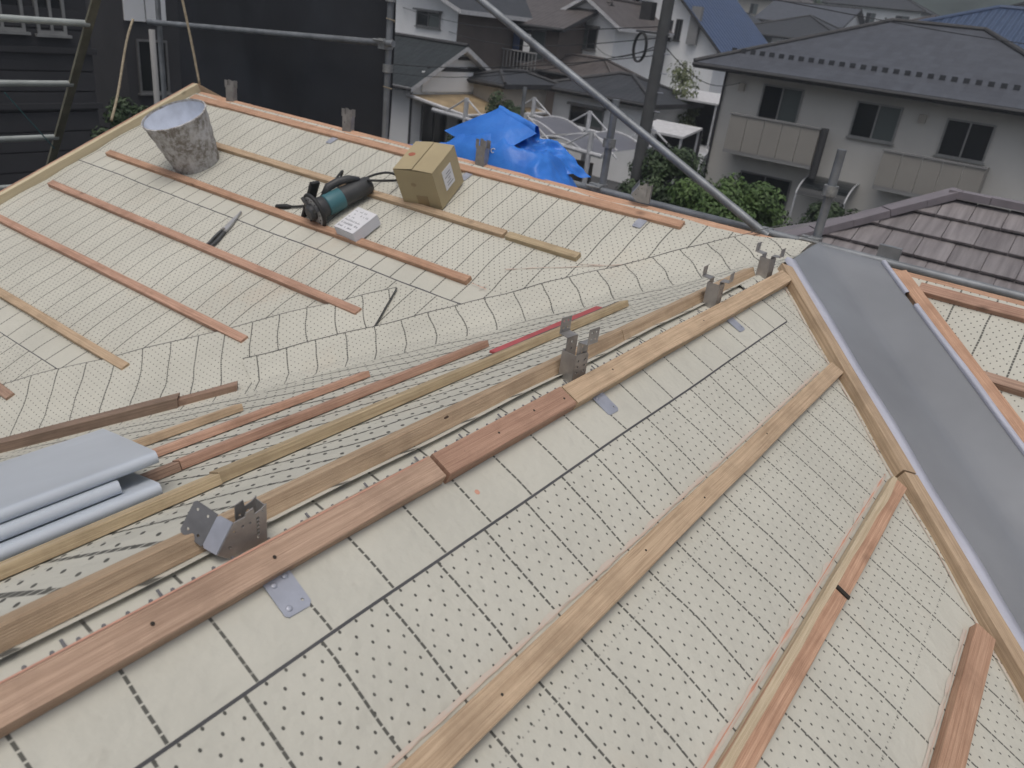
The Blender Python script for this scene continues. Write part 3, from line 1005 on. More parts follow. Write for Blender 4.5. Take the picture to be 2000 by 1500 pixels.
def bracket(loc, rz=0.0, hb=.075, ht=.115, spread=.027, wing=.042, fold=0.0, dark=True):
    """box-shaped foot, sliding inner channel, two tabs and two upright perforated wings"""
    F0 = Matrix.Translation(loc) @ Matrix.Rotation(rz, 4, 'Z')
    m = MB()
    a, b = .021, .017
    for sy in (-1, 1):
        F = F0 @ Matrix.Translation((0, sy * b, 0)) @ Matrix.Rotation(math.radians(90), 4, 'X')
        m.plate([(-a, -.03), (a, -.03), (a, hb - .006), (a - .006, hb), (-a, hb)], holes_grid(-.011, .011, 2, .012, hb - .014, 3, .0026), .0016, F, 8)
    F = F0 @ Matrix.Translation((-a, 0, 0)) @ Matrix.Rotation(math.radians(90), 4, 'Z') @ Matrix.Rotation(math.radians(90), 4, 'X')
    m.plate([(-b, -.02), (b, -.02), (b, hb), (-b, hb)], [], .0016, F, 8)
    root = m.build('ridge_bracket', MAT['steel'], house)
    m = MB()
    for sy in (-1, 1):
        F = F0 @ Matrix.Translation((.002, sy * (b - .003), 0)) @ Matrix.Rotation(math.radians(90), 4, 'X')
        m.plate([(-a + .004, .01), (a - .004, .01), (a - .004, ht), (-a + .004, ht)], [(0, ht - .012, .0028), (0, ht - .026, .0028)], .0014, F, 8)
    m.build('inner_channel', MAT['steel'], root)
    for sy in (-1, 1):
        m = MB()
        m.box((F0 @ Vector((.002, sy * (b + spread / 2 - .004), ht)))[:], (2 * a - .01, spread, .0014), F0.to_3x3() @ Matrix.Rotation(sy * .12, 3, 'X'))
        F = F0 @ Matrix.Translation((.002, sy * (b + spread - .004), ht + .001)) @ Matrix.Rotation(sy * fold, 4, 'X') @ Matrix.Rotation(math.radians(90), 4, 'X')
        m.plate([(-a + .005, 0), (a - .005, 0), (a - .005, wing), (-a + .005, wing)], [(-.007, wing * .3, .0024), (.007, wing * .3, .0024), (-.007, wing * .75, .0024), (.007, wing * .75, .0024)], .0014, F, 8)
        m.build('wing_plate', MAT['steel'] if sy < 0 else MAT['steel'], root)
    return root


bracket(Vector((1.256, .689, ZR + .014)), math.radians(-6), .052, .078, .022, .032, .0)
bracket(Vector((1.962, .689, ZR + .014)), math.radians(4), .058, .066, .024, .026)
bracket(Vector((2.375, .692, ZR + .014)), math.radians(-3), .058, .066, .026, .026)


def fork(loc, rz, h=.10):
    F0 = Matrix.Translation(loc) @ Matrix.Rotation(rz, 4, 'Z') @ Matrix.Rotation(math.radians(90), 4, 'X')
    m = MB()
    for dz in (-.014, .014):
        m.plate([(-.030, -.03), (.026, -.03), (.026, h * .60), (.032, h * .60), (.032, h), (.012, h), (.012, h * .72), (-.010, h * .72), (-.010, h), (-.034, h), (-.034, h * .62), (-.030, h * .6)],
                [(-.012, h * .3, .003), (.012, h * .3, .003)], .0016, F0 @ Matrix.Translation((0, 0, dz)), 8)
    r = m.build('ridge_bracket', MAT['steel'], house)
    m = MB(); m.box(F0 @ Vector((-.029, h * .2, 0)), (.0016, .09, .027), F0.to_3x3()); m.build('bracket_web', MAT['steel'], r)


q90 = math.radians(90)
fork(Vector((XM, 4.12, ZR + .02)), q90 + .2, .10)
fork(Vector((XM, 3.14, ZR + .02)), q90 + .1, .095)
fork(Vector((XM, 2.25, ZR + .02)), q90 - .1, .10)


def tipped(loc, rz, sc=1.0, mirror=1):
    """bracket left folded over: perforated side plates, toothed slot, strap bent down to one side"""
    F0 = Matrix.Translation(loc) @ Matrix.Rotation(rz, 4, 'Z') @ Matrix.Diagonal((sc * mirror, sc, sc, 1))
    X90 = Matrix.Rotation(math.radians(90), 4, 'X')
    m = MB()
    for i, y in enumerate((-.013, .013)):
        out = [(-.058, .012), (-.030, -.012), (.024, -.012), (.024, .066), (.016, .060), (.004, .056), (.002, .068), (-.010, .064), (-.012, .058), (-.030, .056)]
        hl = [(-.030, .040, .0022), (-.038, .016, .0022), (-.016, .044, .0022), (-.004, .044, .0022), (.017, .056, .0016)]
        if i: out = [(-.012, -.012), (.024, -.012), (.024, .066), (.016, .060), (.004, .056), (.002, .068), (-.012, .064)]; hl = [(-.004, .044, .0022)]
        for k in range(6): hl.append((.009, .012 + k * .0068, .0030 if k else .0022))
        m.plate(out, hl, .0016, F0 @ Matrix.Translation((0, y, 0)) @ X90, 8)
    m.box(F0 @ Vector((.0232, 0, .026)), (.0016 * sc, .0275 * sc, .072 * sc), F0.to_3x3().normalized())
    r = m.build('ridge_bracket', MAT['steel'], house)
    E0, E1 = Vector((-.0585, 0, .0125)), Vector((-.0305, 0, .0565))
    def strip3(name, y0_, y1_, d0, d1, mat, hl):
        a_ = E0 + Vector((0, y0_, 0)) + d0; b_ = E1 + Vector((0, y0_, 0)) + d0; c_ = E0 + Vector((0, y1_, 0)) + d1
        ex = (b_ - a_); W_ = ex.length; ex = ex / W_; ey = (c_ - a_); H_ = ey.length; ey = ey / H_
        Fm = Matrix((ex, ey, ex.cross(ey))).transposed().to_4x4(); Fm.translation = a_
        m = MB(); m.plate([(0, 0), (W_, 0), (W_, H_ - .004), (W_ - .004, H_), (.004, H_), (0, H_ - .004)], [(W_ * x, H_ * y, .0024) for x, y in hl], .0015, F0 @ Fm, 8)
        m.build(name, MAT[mat], r)
    strip3('bent_tab', -.0125, .016, Vector((0, 0, 0)), Vector((-.006, 0, .001)), 'zinc', [])
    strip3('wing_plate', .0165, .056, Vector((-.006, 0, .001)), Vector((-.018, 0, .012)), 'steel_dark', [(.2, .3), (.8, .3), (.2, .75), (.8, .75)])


tipped(Vector((.488, .689, ZR + .012)), math.radians(-4), .84)
tipped(Vector((XM, 1.40, ZR + .035)), math.radians(-78), .95)
house['group'] = 'the house under repair'
del house['group']

# ------------------------------------------------------------------ things left on the roof
def frameB(u, v, lift, rz=0.0, w='B', tilt=0.0):
    ux = Vector((0, -1, 0)) if w == 'B' else Vector((1, 0, 0))      # across the picture, to the right
    n = NRM[w]; vy = n.cross(ux)
    F = Matrix((ux, vy, n)).transposed().to_4x4()
    return Matrix.Translation(W(w, u, v, lift)) @ F @ Matrix.Rotation(rz, 4, 'Z') @ Matrix.Rotation(tilt, 4, 'X')


# mortar pail
F = frameB(3.70, .565, .008)
pail = thing('pail', 'white mortar pail caked with grey-brown mortar, standing on the roof slope', 'pail')
m = MB()
n = 40
prof = []
for i in range(13):
    z = .262 * i / 12; prof.append((.116 + .042 * i / 12 + .002 * math.sin(i * 2.1), z))
prof += [(.161, .262), (.162, .270), (.156, .272), (.154, .262)]
m.lathe([(.0001, .0), (.110, .0)] + prof, n, F)
for i, v_ in enumerate(m.v):
    p = Vector(v_); p += Vector((noise.noise(p * 9), noise.noise(p * 9 + Vector((5, 5, 5))), 0)) * .004; m.v[i] = tuple(p)
b_ = m.build('body', MAT['pail'], pail, True, 50)
m = MB(); m.lathe([(.154, .263), (.140, .20), (.130, .17), (.126, .158), (.0001, .152)], n, F); m.build('inside', MAT['pail_in'], pail, True, 60)
settle(pail, F @ Vector((0, 0, 0)))

# cardboard carton
F = frameB(2.295, .295, .009, .10, tilt=math.radians(-4.5))
F = frameB(2.285, .29, .022, math.radians(11), tilt=math.radians(4.0))
box = thing('carton', 'small brown cardboard carton with white side label and red stamp', 'box')
bw, bd, bh = .195, .205, .185
m = MB()
N_ = 6
m.box((0, 0, 0), (bw, bd, bh))
m.v = [tuple(F @ (Vector(p) + Vector((0, 0, bh / 2)))) for p in m.v]
m.build('body', MAT['cardboard'], box)
for sx in (-1, 1):      # top flaps, slightly sprung
    m = MB(); lift = .004 if sx < 0 else .002
    pts = [(sx * bw / 2, -bd / 2, bh + .001), (sx * bw / 2, bd / 2, bh + .001), (sx * .001, bd / 2, bh + lift + .003), (sx * .001, -bd / 2, bh + lift + .006)]
    m.poly([F @ Vector(p) for p in pts]); m.poly([F @ (Vector(p) - Vector((0, 0, .0008))) for p in pts[::-1]])
    m.build('flap', MAT['cardboard'], box)
m = MB(); m.box(F @ Vector((.01, -bd / 2 - .0012, .03)), (.055, .002, .06), F.to_3x3()); m.build('tape', MAT['tape'], box)
m = MB(); m.lathe([(.0001, .0008), (.017, .0006), (.0175, 0)], 20, F @ Matrix.Translation((-.060, .005, bh + .0045)) @ Matrix.Diagonal((1, .75, 1, 1))); m.build('stamp', MAT['stamp'], box)
m = MB(); m.lathe([(.0001, .0008), (.013, .0006), (.0135, 0)], 18, F @ Matrix.Translation((-.015, -bd / 2 - .0008, .115)) @ Matrix.Rotation(math.radians(90), 4, 'X') @ Matrix.Diagonal((1, .7, 1, 1))); m.build('stamp', MAT['tape'], box)
m = MB(); m.box(F @ Vector((bw / 2 + .0012, .0, .098)), (.002, .078, .092), F.to_3x3()); lab = m.build('side_label', MAT['paper'], box)
m = MB()
for k in range(5): m.box(F @ Vector((bw / 2 + .0026, .004 - .006 * (k % 2), .068 + .013 * k)), (.001, .05 - .016 * (k % 3), .004), F.to_3x3())
m.build('label_print', MAT['ink'], lab)
settle(box, F @ Vector((0, 0, 0)))

# white carton of screws
F = frameB(2.402, .655, .016, math.radians(38), tilt=math.radians(0))
F = frameB(2.405, .655, .034, math.radians(-4)) @ Matrix.Rotation(math.radians(3), 4, 'X')
wb = thing('screw_carton', 'flat white carton printed with grey lettering, resting across a batten', 'box')
m = MB(); m.box((0, 0, 0), (.125, .145, .05)); m.v = [tuple(F @ (Vector(p) + Vector((0, 0, .016)))) for p in m.v]; m.build('body', MAT['whitebox'], wb)
m = MB(); m.box(F @ Vector((0, 0, .0422)), (.124, .144, .0012), F.to_3x3()); lab = m.build('lid', MAT['paper'], wb)
m = MB(); rnd = random.Random(4)
for r in range(6):
    y = -.056 + r * .021; x = -.052
    while x < .046:
        w_ = rnd.uniform(.003, .0075)
        if rnd.random() < (.8 if r in (0, 1, 2) else .55):
            m.box(F @ Vector((x + w_ / 2, y, .0432)), (w_, .008 if r < 2 else .005, .0008), F.to_3x3())
            if rnd.random() < .5: m.box(F @ Vector((x + w_ / 2, y + .005, .0432)), (w_ * .35, .007, .0008), F.to_3x3())
        x += w_ + rnd.uniform(.002, .005)
m.build('lettering', MAT['ink'], lab)
settle(wb, F @ Vector((0, 0, 0)))

# circular saw lying on its side
saw = thing('circular_saw', 'corded circular saw with teal motor band and silver disc, lying by white carton', 'power tool')
C0 = W('B', 2.63, .690, .080)
ax = Vector((.90, -.20, .36)).normalized()
side = ax.cross(NB).normalized(); upv = side.cross(ax)
FS = Matrix((side, upv, ax)).transposed().to_4x4(); FS = Matrix.Translation(C0) @ FS      # local z runs into the motor, z<0 towards the viewer
m = MB(); m.lathe([(.0001, -.004), (.068, -.004), (.070, 0), (.068, .005), (.0001, .005)], 40, FS); saw_disc = m.build('disc', MAT['disc'], saw, True, 40)
m = MB()
for k in range(14):
    a = k * 2 * math.pi / 14
    m.lathe([(.0001, -.0062), (.0032, -.006), (.0036, -.004)], 8, FS @ Matrix.Translation((.056 * math.cos(a), .056 * math.sin(a), 0)))
m.build('rim_holes', MAT['black'], saw_disc)
m = MB(); m.lathe([(.0001, -.030), (.026, -.030), (.034, -.022), (.036, -.005)], 24, FS); m.build('hub', MAT['darkplastic'], saw, True, 40)
m = MB()
for a in (.5, 2.3, 4.2): m.box(FS @ Vector((.038 * math.cos(a), .038 * math.sin(a), -.013)), (.075, .014, .012), FS.to_3x3() @ Matrix.Rotation(a, 3, 'Z'))
m.build('spoke', MAT['darkplastic'], saw)
m = MB(); m.tube([FS @ Vector((.073 * math.cos(2 * math.pi * k / 36), .073 * math.sin(2 * math.pi * k / 36), .004)) for k in range(36)], .009, 8, True); m.build('blade_guard', MAT['black'], saw, True)
m = MB(); m.lathe([(.0001, .010), (.050, .010), (.052, .020), (.046, .055), (.042, .060)], 28, FS); m.build('gear_case', MAT['darkplastic'], saw, True, 40)
m = MB(); m.lathe([(.040, .056), (.047, .062), (.048, .138), (.045, .144)], 28, FS); m.build('motor_band', MAT['teal'], saw, True, 40)
m = MB(); m.lathe([(.046, .141), (.044, .22), (.039, .285), (.034, .295), (.0001, .298)], 28, FS); m.build('motor_housing', MAT['darkplastic'], saw, True, 40)
m = MB()
hp = [FS @ Vector(p) for p in ((-.025, .035, .08), (-.03, .058, .11), (-.025, .064, .16), (-.015, .058, .21), (-.008, .036, .25))]
m.tube(hp, [.016, .018, .018, .017, .016], 10); m.build('handle', MAT['darkplastic'], saw, True)
m = MB()
bA, bB = FS @ Vector((-.115, -.075, -.03)), FS @ Vector((-.060, .075, .03))
dv_ = (bB - bA).normalized(); nn = dv_.cross(ax).normalized(); 
m.box((bA + bB) / 2 + ax * .03, ((bB - bA).length + .04, .014, .045), Matrix((dv_, nn, dv_.cross(nn))).transposed()); m.build('base_plate', MAT['black'], saw)
# cord: from the motor tail, a loop on the slope, back past the disc to the plug
def on(u, v, h): return W('B', u, v, h)
cp = [FS @ Vector((0, .02, .292)), on(2.535, .42, .10), on(2.49, .36, .075), on(2.49, .31, .05), on(2.52, .28, .05), on(2.57, .285, .055), on(2.61, .33, .06), on(2.635, .39, .06), on(2.64, .44, .06), on(2.70, .47, .05), on(2.745, .445, .045), on(2.76, .40, .06), on(2.745, .395, .085), on(2.715, .44, .10), on(2.69, .50, .10)]
def spline(P, n=8):
    P = [Vector(p) for p in P]; out = []
    for i in range(len(P) - 1):
        p0, p1, p2, p3 = P[max(0, i - 1)], P[i], P[i + 1], P[min(len(P) - 1, i + 2)]
        for k in range(n):
            t = k / n
            out.append(.5 * ((2 * p1) + (p2 - p0) * t + (2 * p0 - 5 * p1 + 4 * p2 - p3) * t * t + (3 * p1 - p0 - 3 * p2 + p3) * t ** 3))
    return out + [P[-1]]
m = MB(); m.tube(spline(cp), .0055, 7); m.build('cord', MAT['black'], saw, True)
m = MB(); m.tube(spline([on(2.70, .56, .08), on(2.76, .60, .03), on(2.82, .635, .022), on(2.865, .655, .022)]), .005, 7); m.build('cord', MAT['black'], saw, True)
m = MB(); m.tube([on(2.855, .652, .022), on(2.875, .66, .022), on(2.925, .68, .020), on(2.93, .683, .020)], [.006, .012, .011, .008], 10); m.build('plug', MAT['black'], saw, True)
settle(saw, W('B', 2.57, .6, .008))

# snips
sn = thing('tin_snips', 'pair of dark handled steel snips lying across the underlayment', 'tool')
def strip(m, pts, w0, w1, h, base=.012):
    N = len(pts)
    for i in range(N - 1):
        (u0, v0), (u1, v1) = pts[i], pts[i + 1]
        L = math.hypot(u1 - u0, v1 - v0); du, dv = (u1 - u0) / L, (v1 - v0) / L
        a, b = w0 + (w1 - w0) * i / (N - 1), w0 + (w1 - w0) * (i + 1) / (N - 1)
        lo = [W('B', u0 - dv * a / 2, v0 + du * a / 2, base), W('B', u1 - dv * b / 2, v1 + du * b / 2, base), W('B', u1 + dv * b / 2, v1 - du * b / 2, base), W('B', u0 + dv * a / 2, v0 - du * a / 2, base)]
        hi = [p + NB * h for p in lo]
        k = len(m.v)
        for p in lo + hi: m.v.append(tuple(p))
        for q_ in ((3, 2, 1, 0), (4, 5, 6, 7), (0, 1, 5, 4), (1, 2, 6, 5), (2, 3, 7, 6), (3, 0, 4, 7)): m.face([k + j for j in q_])
for off in (-1, 1):
    m = MB(); strip(m, [(2.985 + .010 * off, 1.035), (2.992 + .013 * off, 1.00), (3.005 + .012 * off, .96), (3.015 + .006 * off, .925)], .010, .014, .012, .013 + .002 * off); m.build('handle', MAT['snip'], sn)
    m = MB(); strip(m, [(3.012 - .004 * off, .93), (3.025 - .010 * off, .895), (3.045 - .008 * off, .84), (3.062 - .002 * off, .785)], .022, .004, .009, .014 + .003 * off); m.build('blade', MAT['disc'], sn)
m = MB(); m.lathe([(.0001, .012), (.007, .011), (.008, 0)], 12, frameB(3.014, .925, .024)); m.build('pivot', MAT['steel'], sn)
settle(sn, W('B', 3.01, .93, .01))

# pale coated steel sheets stacked on the battens of the far wing slope
for k, (h0, v0, ue, ue2, lab_) in enumerate(((.031, .366, .575, .75, 'pale grey-blue folded steel panel at the bottom of its stack'),
                                        (.0535, .392, .525, .72, 'pale grey-blue folded steel panel in the middle of its stack'),
                                        (.076, .408, .605, .80, 'pale grey-blue folded steel panel on top of its stack'))):
    m = MB(); v1 = 1.075 - .01 * k; ul = -1.0
    prof = []
    R_ = .0105
    for j in range(9):
        a = -math.pi / 2 - math.pi * j / 8
        prof.append((v0 + R_ + R_ * math.cos(a), R_ + R_ * math.sin(a)))
    prof += [(v0 + .03, 2 * R_ + .0004), (v0 + .2, 2 * R_ + .0008), (v1 - .2, 2 * R_ + .0008), (v1, 2 * R_)]
    prof = [(v1, .006), (v0 + .02, .0)] + prof + [(v1, .006)]
    nu = 14; rows = []
    for i in range(nu + 1):
        row = []
        for v, h in prof:
            e = ue + (ue2 - ue) * (v - v0) / (v1 - v0)
            u = ul + (e - ul) * i / nu
            row.append(m.vert(W('L', u, v, h0 + h + .0006 * noise.noise((u * 3, v * 4, k)))))
        rows.append(row)
    for a, b in zip(rows, rows[1:]):
        for j in range(len(prof) - 1): m.face((a[j], a[j + 1], b[j + 1], b[j]))
    m.face(rows[-1]); m.face(rows[0][::-1])
    tag(m.build('steel_panel', MAT['sheetmetal'], None, True, 40), lab_, 'metal sheet', 'stacked steel panels')

# red-edged straight bar resting against a batten
rb = thing('marking_bar', 'long flat red bar with black underside resting along a wing batten', 'bar')
A_, B_ = W('L', 1.47, .366, .036), W('L', 2.02, .378, .036)
beam('red_face', A_, B_, .030, .006, (NL + Vector((0, -.35, 0))).normalized(), MAT['red_paint'], rb, 6)
beam('black_back', W('L', 1.40, .352, .028), W('L', 2.10, .362, .028), .012, .012, NL, MAT['darkplastic'], rb, 6)
settle(rb, A_)

# blue tarpaulin heaped over the ridge
tp = thing('tarpaulin', 'crumpled blue tarpaulin heaped beyond the ridge with a corner flap and eyelet', 'tarpaulin')
m = MB()
def tri(x):
    x = x % 1.0
    return 1 - abs(2 * x - 1)
def heap(a, b):
    # a along y (from left to right in the picture), b across the ridge
    y = 2.80 - .98 * a
    x = XM + .005 + .62 * b
    env = max(0, math.sin(math.pi * min(1, max(0, b)))) ** .5
    prof = .02 + .27 * math.exp(-((a - .55) / .22) ** 2) + .10 * math.exp(-((a - .86) / .12) ** 2) + .07 * math.exp(-((a - .22) / .15) ** 2)
    prof *= min(1, a * 7) * min(1, (1 - a) * 7)
    def rg(x_, y_, z_): return 1 - min(1, 2.2 * abs(noise.noise((x_, y_, z_))))
    cr = .050 * (rg(a * 3.4 + b * 1.2, b * 2.4 - a, 1.3) - .45) + .026 * (rg(a * 8.0 - b * 2, b * 4.5 + a * 2, 4.4) - .45) + .010 * (rg(a * 17, b * 9, 7.7) - .5)
    base = ZR - SL * max(0, x - XM) + .012
    z = base + env * (prof * (1.0 - .15 * b) + cr * (1 if prof > .05 else .4))
    y += .02 * noise.noise((a * 6, b * 6, 11)); x += .02 * noise.noise((a * 6, b * 6, 13))
    return (x, y, max(z, base + .002)), (a, b)
m.grid(130, 70, heap)
m.build('heap', MAT['tarp'], tp, True)
# squarish flap thrown over the heap
m = MB()
pA, pB, pC, pD = Vector((3.02, 2.66, ZR + .115)), Vector((3.20, 2.20, ZR + .235)), Vector((2.965, 2.14, ZR + .03)), Vector((3.06, 2.29, ZR + .06))
P00, P10, P11, P01 = Vector((3.00, 2.56, ZR + .105)), Vector((3.12, 2.33, ZR + .245)), Vector((3.06, 2.06, ZR + .175)), Vector((2.93, 2.20, ZR + .055))
def flap(a, b):
    p = P00 * (1 - a) * (1 - b) + P10 * a * (1 - b) + P11 * a * b + P01 * (1 - a) * b
    p = p + Vector((-.5, -.3, .6)) * (.022 * math.sin(math.pi * a) * math.sin(math.pi * b) + .012 * noise.noise((a * 3, b * 3, 2)))
    return p, (a, b)
m.grid(14, 14, flap)
fo = m.build('corner_flap', MAT['tarp'], tp, True)
m = MB()
e = Vector(P01) + (Vector(P10) - Vector(P01)) * .09 + Vector((-.004, -.003, .004))
qq = Vector((-.75, -.35, .5)).to_track_quat('Z', 'Y').to_matrix().to_4x4()
m.tube([Matrix.Translation(e) @ qq @ Vector((.010 * math.cos(2 * math.pi * k / 16), .010 * math.sin(2 * math.pi * k / 16), .002)) for k in range(16)], .0028, 6, True)
m.build('eyelet', MAT['zinc'], fo, True)
# rolled peak and the hem that hangs to the right
m = MB()
def peak(a, b):
    an = -1.2 + 4.2 * b; r = .035 + .012 * noise.noise((a * 3, b * 4, 6))
    c = Vector((3.13, 2.32, ZR + .215)).lerp(Vector((3.10, 2.075, ZR + .17)), a)
    return c + Vector((r * math.cos(an) * .8, .02 * math.sin(b * 3), r * math.sin(an))), (a, b)
m.grid(16, 20, peak); m.build('rolled_fold', MAT['tarp'], tp, True)
m = MB()
Q00, Q10, Q11, Q01 = Vector((3.05, 2.20, ZR + .15)), Vector((3.24, 2.06, ZR + .13)), Vector((3.27, 1.865, ZR - .005)), Vector((3.00, 2.00, ZR + .012))
def hem(a, b):
    p = Q00 * (1 - a) * (1 - b) + Q10 * a * (1 - b) + Q11 * a * b + Q01 * (1 - a) * b
    f = 1 - min(1, 2.2 * abs(noise.noise((a * 2.2 + b, b * 2.6, 3.1))))
    return p + Vector((-.4, -.5, .7)) * (.045 * (f - .4) * math.sin(math.pi * min(.98, a * .7 + .15)) + .010 * noise.noise((a * 7, b * 7, 2))), (a, b)
m.grid(30, 24, hem); m.build('hem', MAT['tarp'], tp, True)
settle(tp, (XM + .2, 2.35, ZR))

# ------------------------------------------------------------------ scaffold on the far side of the ridge
sc = thing('scaffold', 'grey tubular scaffold behind the ridge with rail, posts, brace and black mesh sheet', 'scaffold')
SX = 4.0
PR = .0215
def pipe(name, a, b, r=PR, mat='pipe', parent=sc): return MB().tube([a, b], r, 14).build(name, MAT[mat], parent, True, 40)
def Z(z): return CZ + z
for y, top in ((.97, -.40), (2.225, -.36), (3.99, 1.2), (6.68, 1.2), (-.9, .6)):
    pipe('post', (SX + .05, y, 0), (SX + .05, y, Z(top)))
pipe('post', (7.6, 5.35, 0), (7.6, 5.35, Z(-.72)), PR)
pipe('rail', (SX, 2.9, Z(-.856)), (SX, -1.3, Z(-.856)))
pipe('rail', (SX, 6.75, Z(-.415)), (SX, 3.9, Z(-.265)))
pipe('brace', (SX - .055, 1.18, Z(-.86)), (SX - .055, 3.75, Z(.32)))
for y, z in ((.97, -.856), (2.225, -.856), (1.22, -.87), (3.99, -.275), (-.9, -.856)):
    m = MB(); m.box((SX + .02, y, Z(z)), (.085, .055, .062)); m.box((SX + .02, y + .04, Z(z) + .02), (.03, .05, .02)); m.tube([(SX - .035, y - .035, Z(z) + .02), (SX - .035, y + .06, Z(z) + .02)], .008, 8)
    m.build('clamp', MAT['clamp'], sc)
# short spigots and flanges on the posts
for y, z in ((2.225, -.62), (.97, -.62), (3.99, -.45), (3.99, -.02)):
    m = MB(); m.tube([(SX + .05, y, Z(z)), (SX + .05, y, Z(z + .05))], .036, 12); m.build('coupler', MAT['clamp'], sc, True, 40)
m = MB(); m.box((SX + .02, .62, Z(-.86)), (.03, .10, .16)); m.build('toe_bracket', MAT['pipe'], sc)
# mesh sheet laced between two posts
m = MB()
def msh(a, b):
    y = 4.03 + 2.50 * a; z = Z(-2.2 + 3.6 * b)
    x = SX + .12 + .025 * math.sin(a * 21 + 2 * noise.noise((a * 4, b * 3, 0))) + .035 * noise.noise((a * 3, b * 4, 5))
    return (x, y, z), (a * 2.5, b * 3.6)
m.grid(60, 60, msh); m.build('mesh_sheet', MAT['mesh'], sc, True)
for k in range(7):
    m = MB(); z = Z(-1.4 + .42 * k)
    m.tube([(SX + .13, 4.04, z), (SX + .07, 4.015, z + .02), (SX + .015, 3.99, z + .02), (SX + .06, 3.955, z + .01), (SX + .12, 4.02, z)], .0035, 5); m.build('lacing', MAT['rope'], sc)
settle(sc, (SX, 2.2, 0))

# ladder standing against the gable
ld = thing('ladder', 'weathered aluminium ladder leaning against the gable end', 'ladder')
def ladp(x, s_):   # s_ = height relative to the eye
    y = 4.93 + (5.68 - 4.93) * (s_ + .2) / -1.0
    return Vector((x, y, Z(s_)))
for x in (2.60, 2.02):
    A_, B_ = ladp(x, -4.2), ladp(x, .55)
    beam('rail', A_, B_, .05, .062, Vector((0, -.8, .6)), MAT['rail'], ld, 8)
for i in range(-2, 11):
    s_ = .015 - .375 * i
    p, q_ = ladp(2.02, s_), ladp(2.60, s_)
    o = Vector((0, -.02, .018))
    MB().tube([p + o, q_ + o], .019, 10).build('rung', MAT['alu_rung'], ld, True, 40)
MB().tube([ladp(2.2, -.77) + Vector((0, -.04, 0)), ladp(2.58, -1.17) + Vector((0, -.04, .0))], .004, 6).build('cord', MAT['cord_teal'], ld)
settle(ld, ladp(2.3, -4.2))

# ropes
m = MB(); m.tube(spline([(2.945, 4.47, Z(-.60)), (2.935, 4.52, Z(-.35)), (2.91, 4.60, Z(.1)), (2.90, 4.64, Z(.8))], 6), .0075, 8)
tag(m.build('rope', MAT['rope'], None, True), 'tan rope rising from the peak of the gable', 'rope')
m = MB(); m.tube(spline([(2.395, 4.50, Z(-.80)), (2.50, 4.60, Z(-.68)), (2.72, 4.85, Z(-.42)), (2.86, 5.0, Z(-.30))], 6), .0075, 8)
tag(m.build('rope', MAT['rope'], None, True), 'slack tan rope tied half way down the barge board', 'rope')


# ------------------------------------------------------------------ neighbouring purple tiled roof
pu = thing('tiled_house', 'neighbouring house with a hipped roof of large purple-grey flat tiles', 'house')
AP = Vector((9.45, 1.03, Z(-1.22)))          # hip end of its ridge
ps = .50; pk = math.hypot(1, ps)
PEV = 3.6                                   # plan run
Rlen = 6.0
TW, TC = .30, .36                           # tile width, exposure along the slope


def pF(face, a, d_, l=0.0):
    """face F falls to -x, face S (side) falls to +y; a along the eave, d slope distance from the ridge level"""
    if face == 'F': p = Vector((AP.x - d_ / pk, AP.y - a, AP.z - ps * d_ / pk)); n_ = Vector((-ps, 0, 1)) / pk
    elif face == 'K': p = Vector((AP.x + d_ / pk, AP.y - a, AP.z - ps * d_ / pk)); n_ = Vector((ps, 0, 1)) / pk
    else: p = Vector((AP.x + a, AP.y + d_ / pk, AP.z - ps * d_ / pk)); n_ = Vector((0, ps, 1)) / pk
    return p + n_ * l


SLN = PEV * pk
m = MB()
for f in ('F', 'K'):
    m.poly([pF(f, 0, 0), pF(f, Rlen, 0), pF(f, Rlen, SLN), pF(f, -PEV, SLN)])
m.poly([pF('S', 0, 0), pF('S', -PEV, SLN), pF('S', PEV, SLN)])
rf = m.build('roof', MAT['tilecap'], pu)
m = MB(); m.box2((AP.x - PEV + .5, AP.y - Rlen, 0), (AP.x + PEV - .5, AP.y + PEV - .5, AP.z - ps * PEV - .05)); m.build('wall', MAT['w_beige'], pu)


def clip(poly, sgn):
    """keep a >= -d/pk (face F/S, left hip) : points are (a,d)"""
    out = []
    for i in range(len(poly)):
        p, q_ = poly[i], poly[(i + 1) % len(poly)]
        fp, fq = p[0] + p[1] / pk, q_[0] + q_[1] / pk
        if fp >= 0: out.append(p)
        if fp * fq < 0:
            t = fp / (fp - fq); out.append((p[0] + (q_[0] - p[0]) * t, p[1] + (q_[1] - p[1]) * t))
    return out


def tile(face, a0, a1, d0, d1):
    poly = [(a0 + .004, d0 - .03), (a1 - .004, d0 - .03), (a1 - .004, d1), (a0 + .004, d1)]
    if face == 'F': poly = clip(poly, 1)
    else:
        # side face: clip against both hips
        poly = clip(poly, 1); poly = [(-a, d_) for a, d_ in poly]; poly = clip(poly[::-1], 1); poly = [(-a, d_) for a, d_ in poly[::-1]]
    if len(poly) < 3: return
    def lift(d_): return .012 + .042 * (d_ - d0 + .03) / (d1 - d0 + .03)
    jit = .004 * random.uniform(-1, 1)
    # one low roll along the tile: raised in the middle
    m = MB(); T = [m.vert(pF(face, a, d_, lift(d_) + jit)) for a, d_ in poly]; B = [m.vert(pF(face, a, d_, lift(d_) - .026 + jit)) for a, d_ in poly]
    m.face(T)
    for i in range(len(T)): m.face((T[i], B[i], B[(i + 1) % len(T)], T[(i + 1) % len(T)]))
    m.build('tile', MAT['tilepurple'], rf)


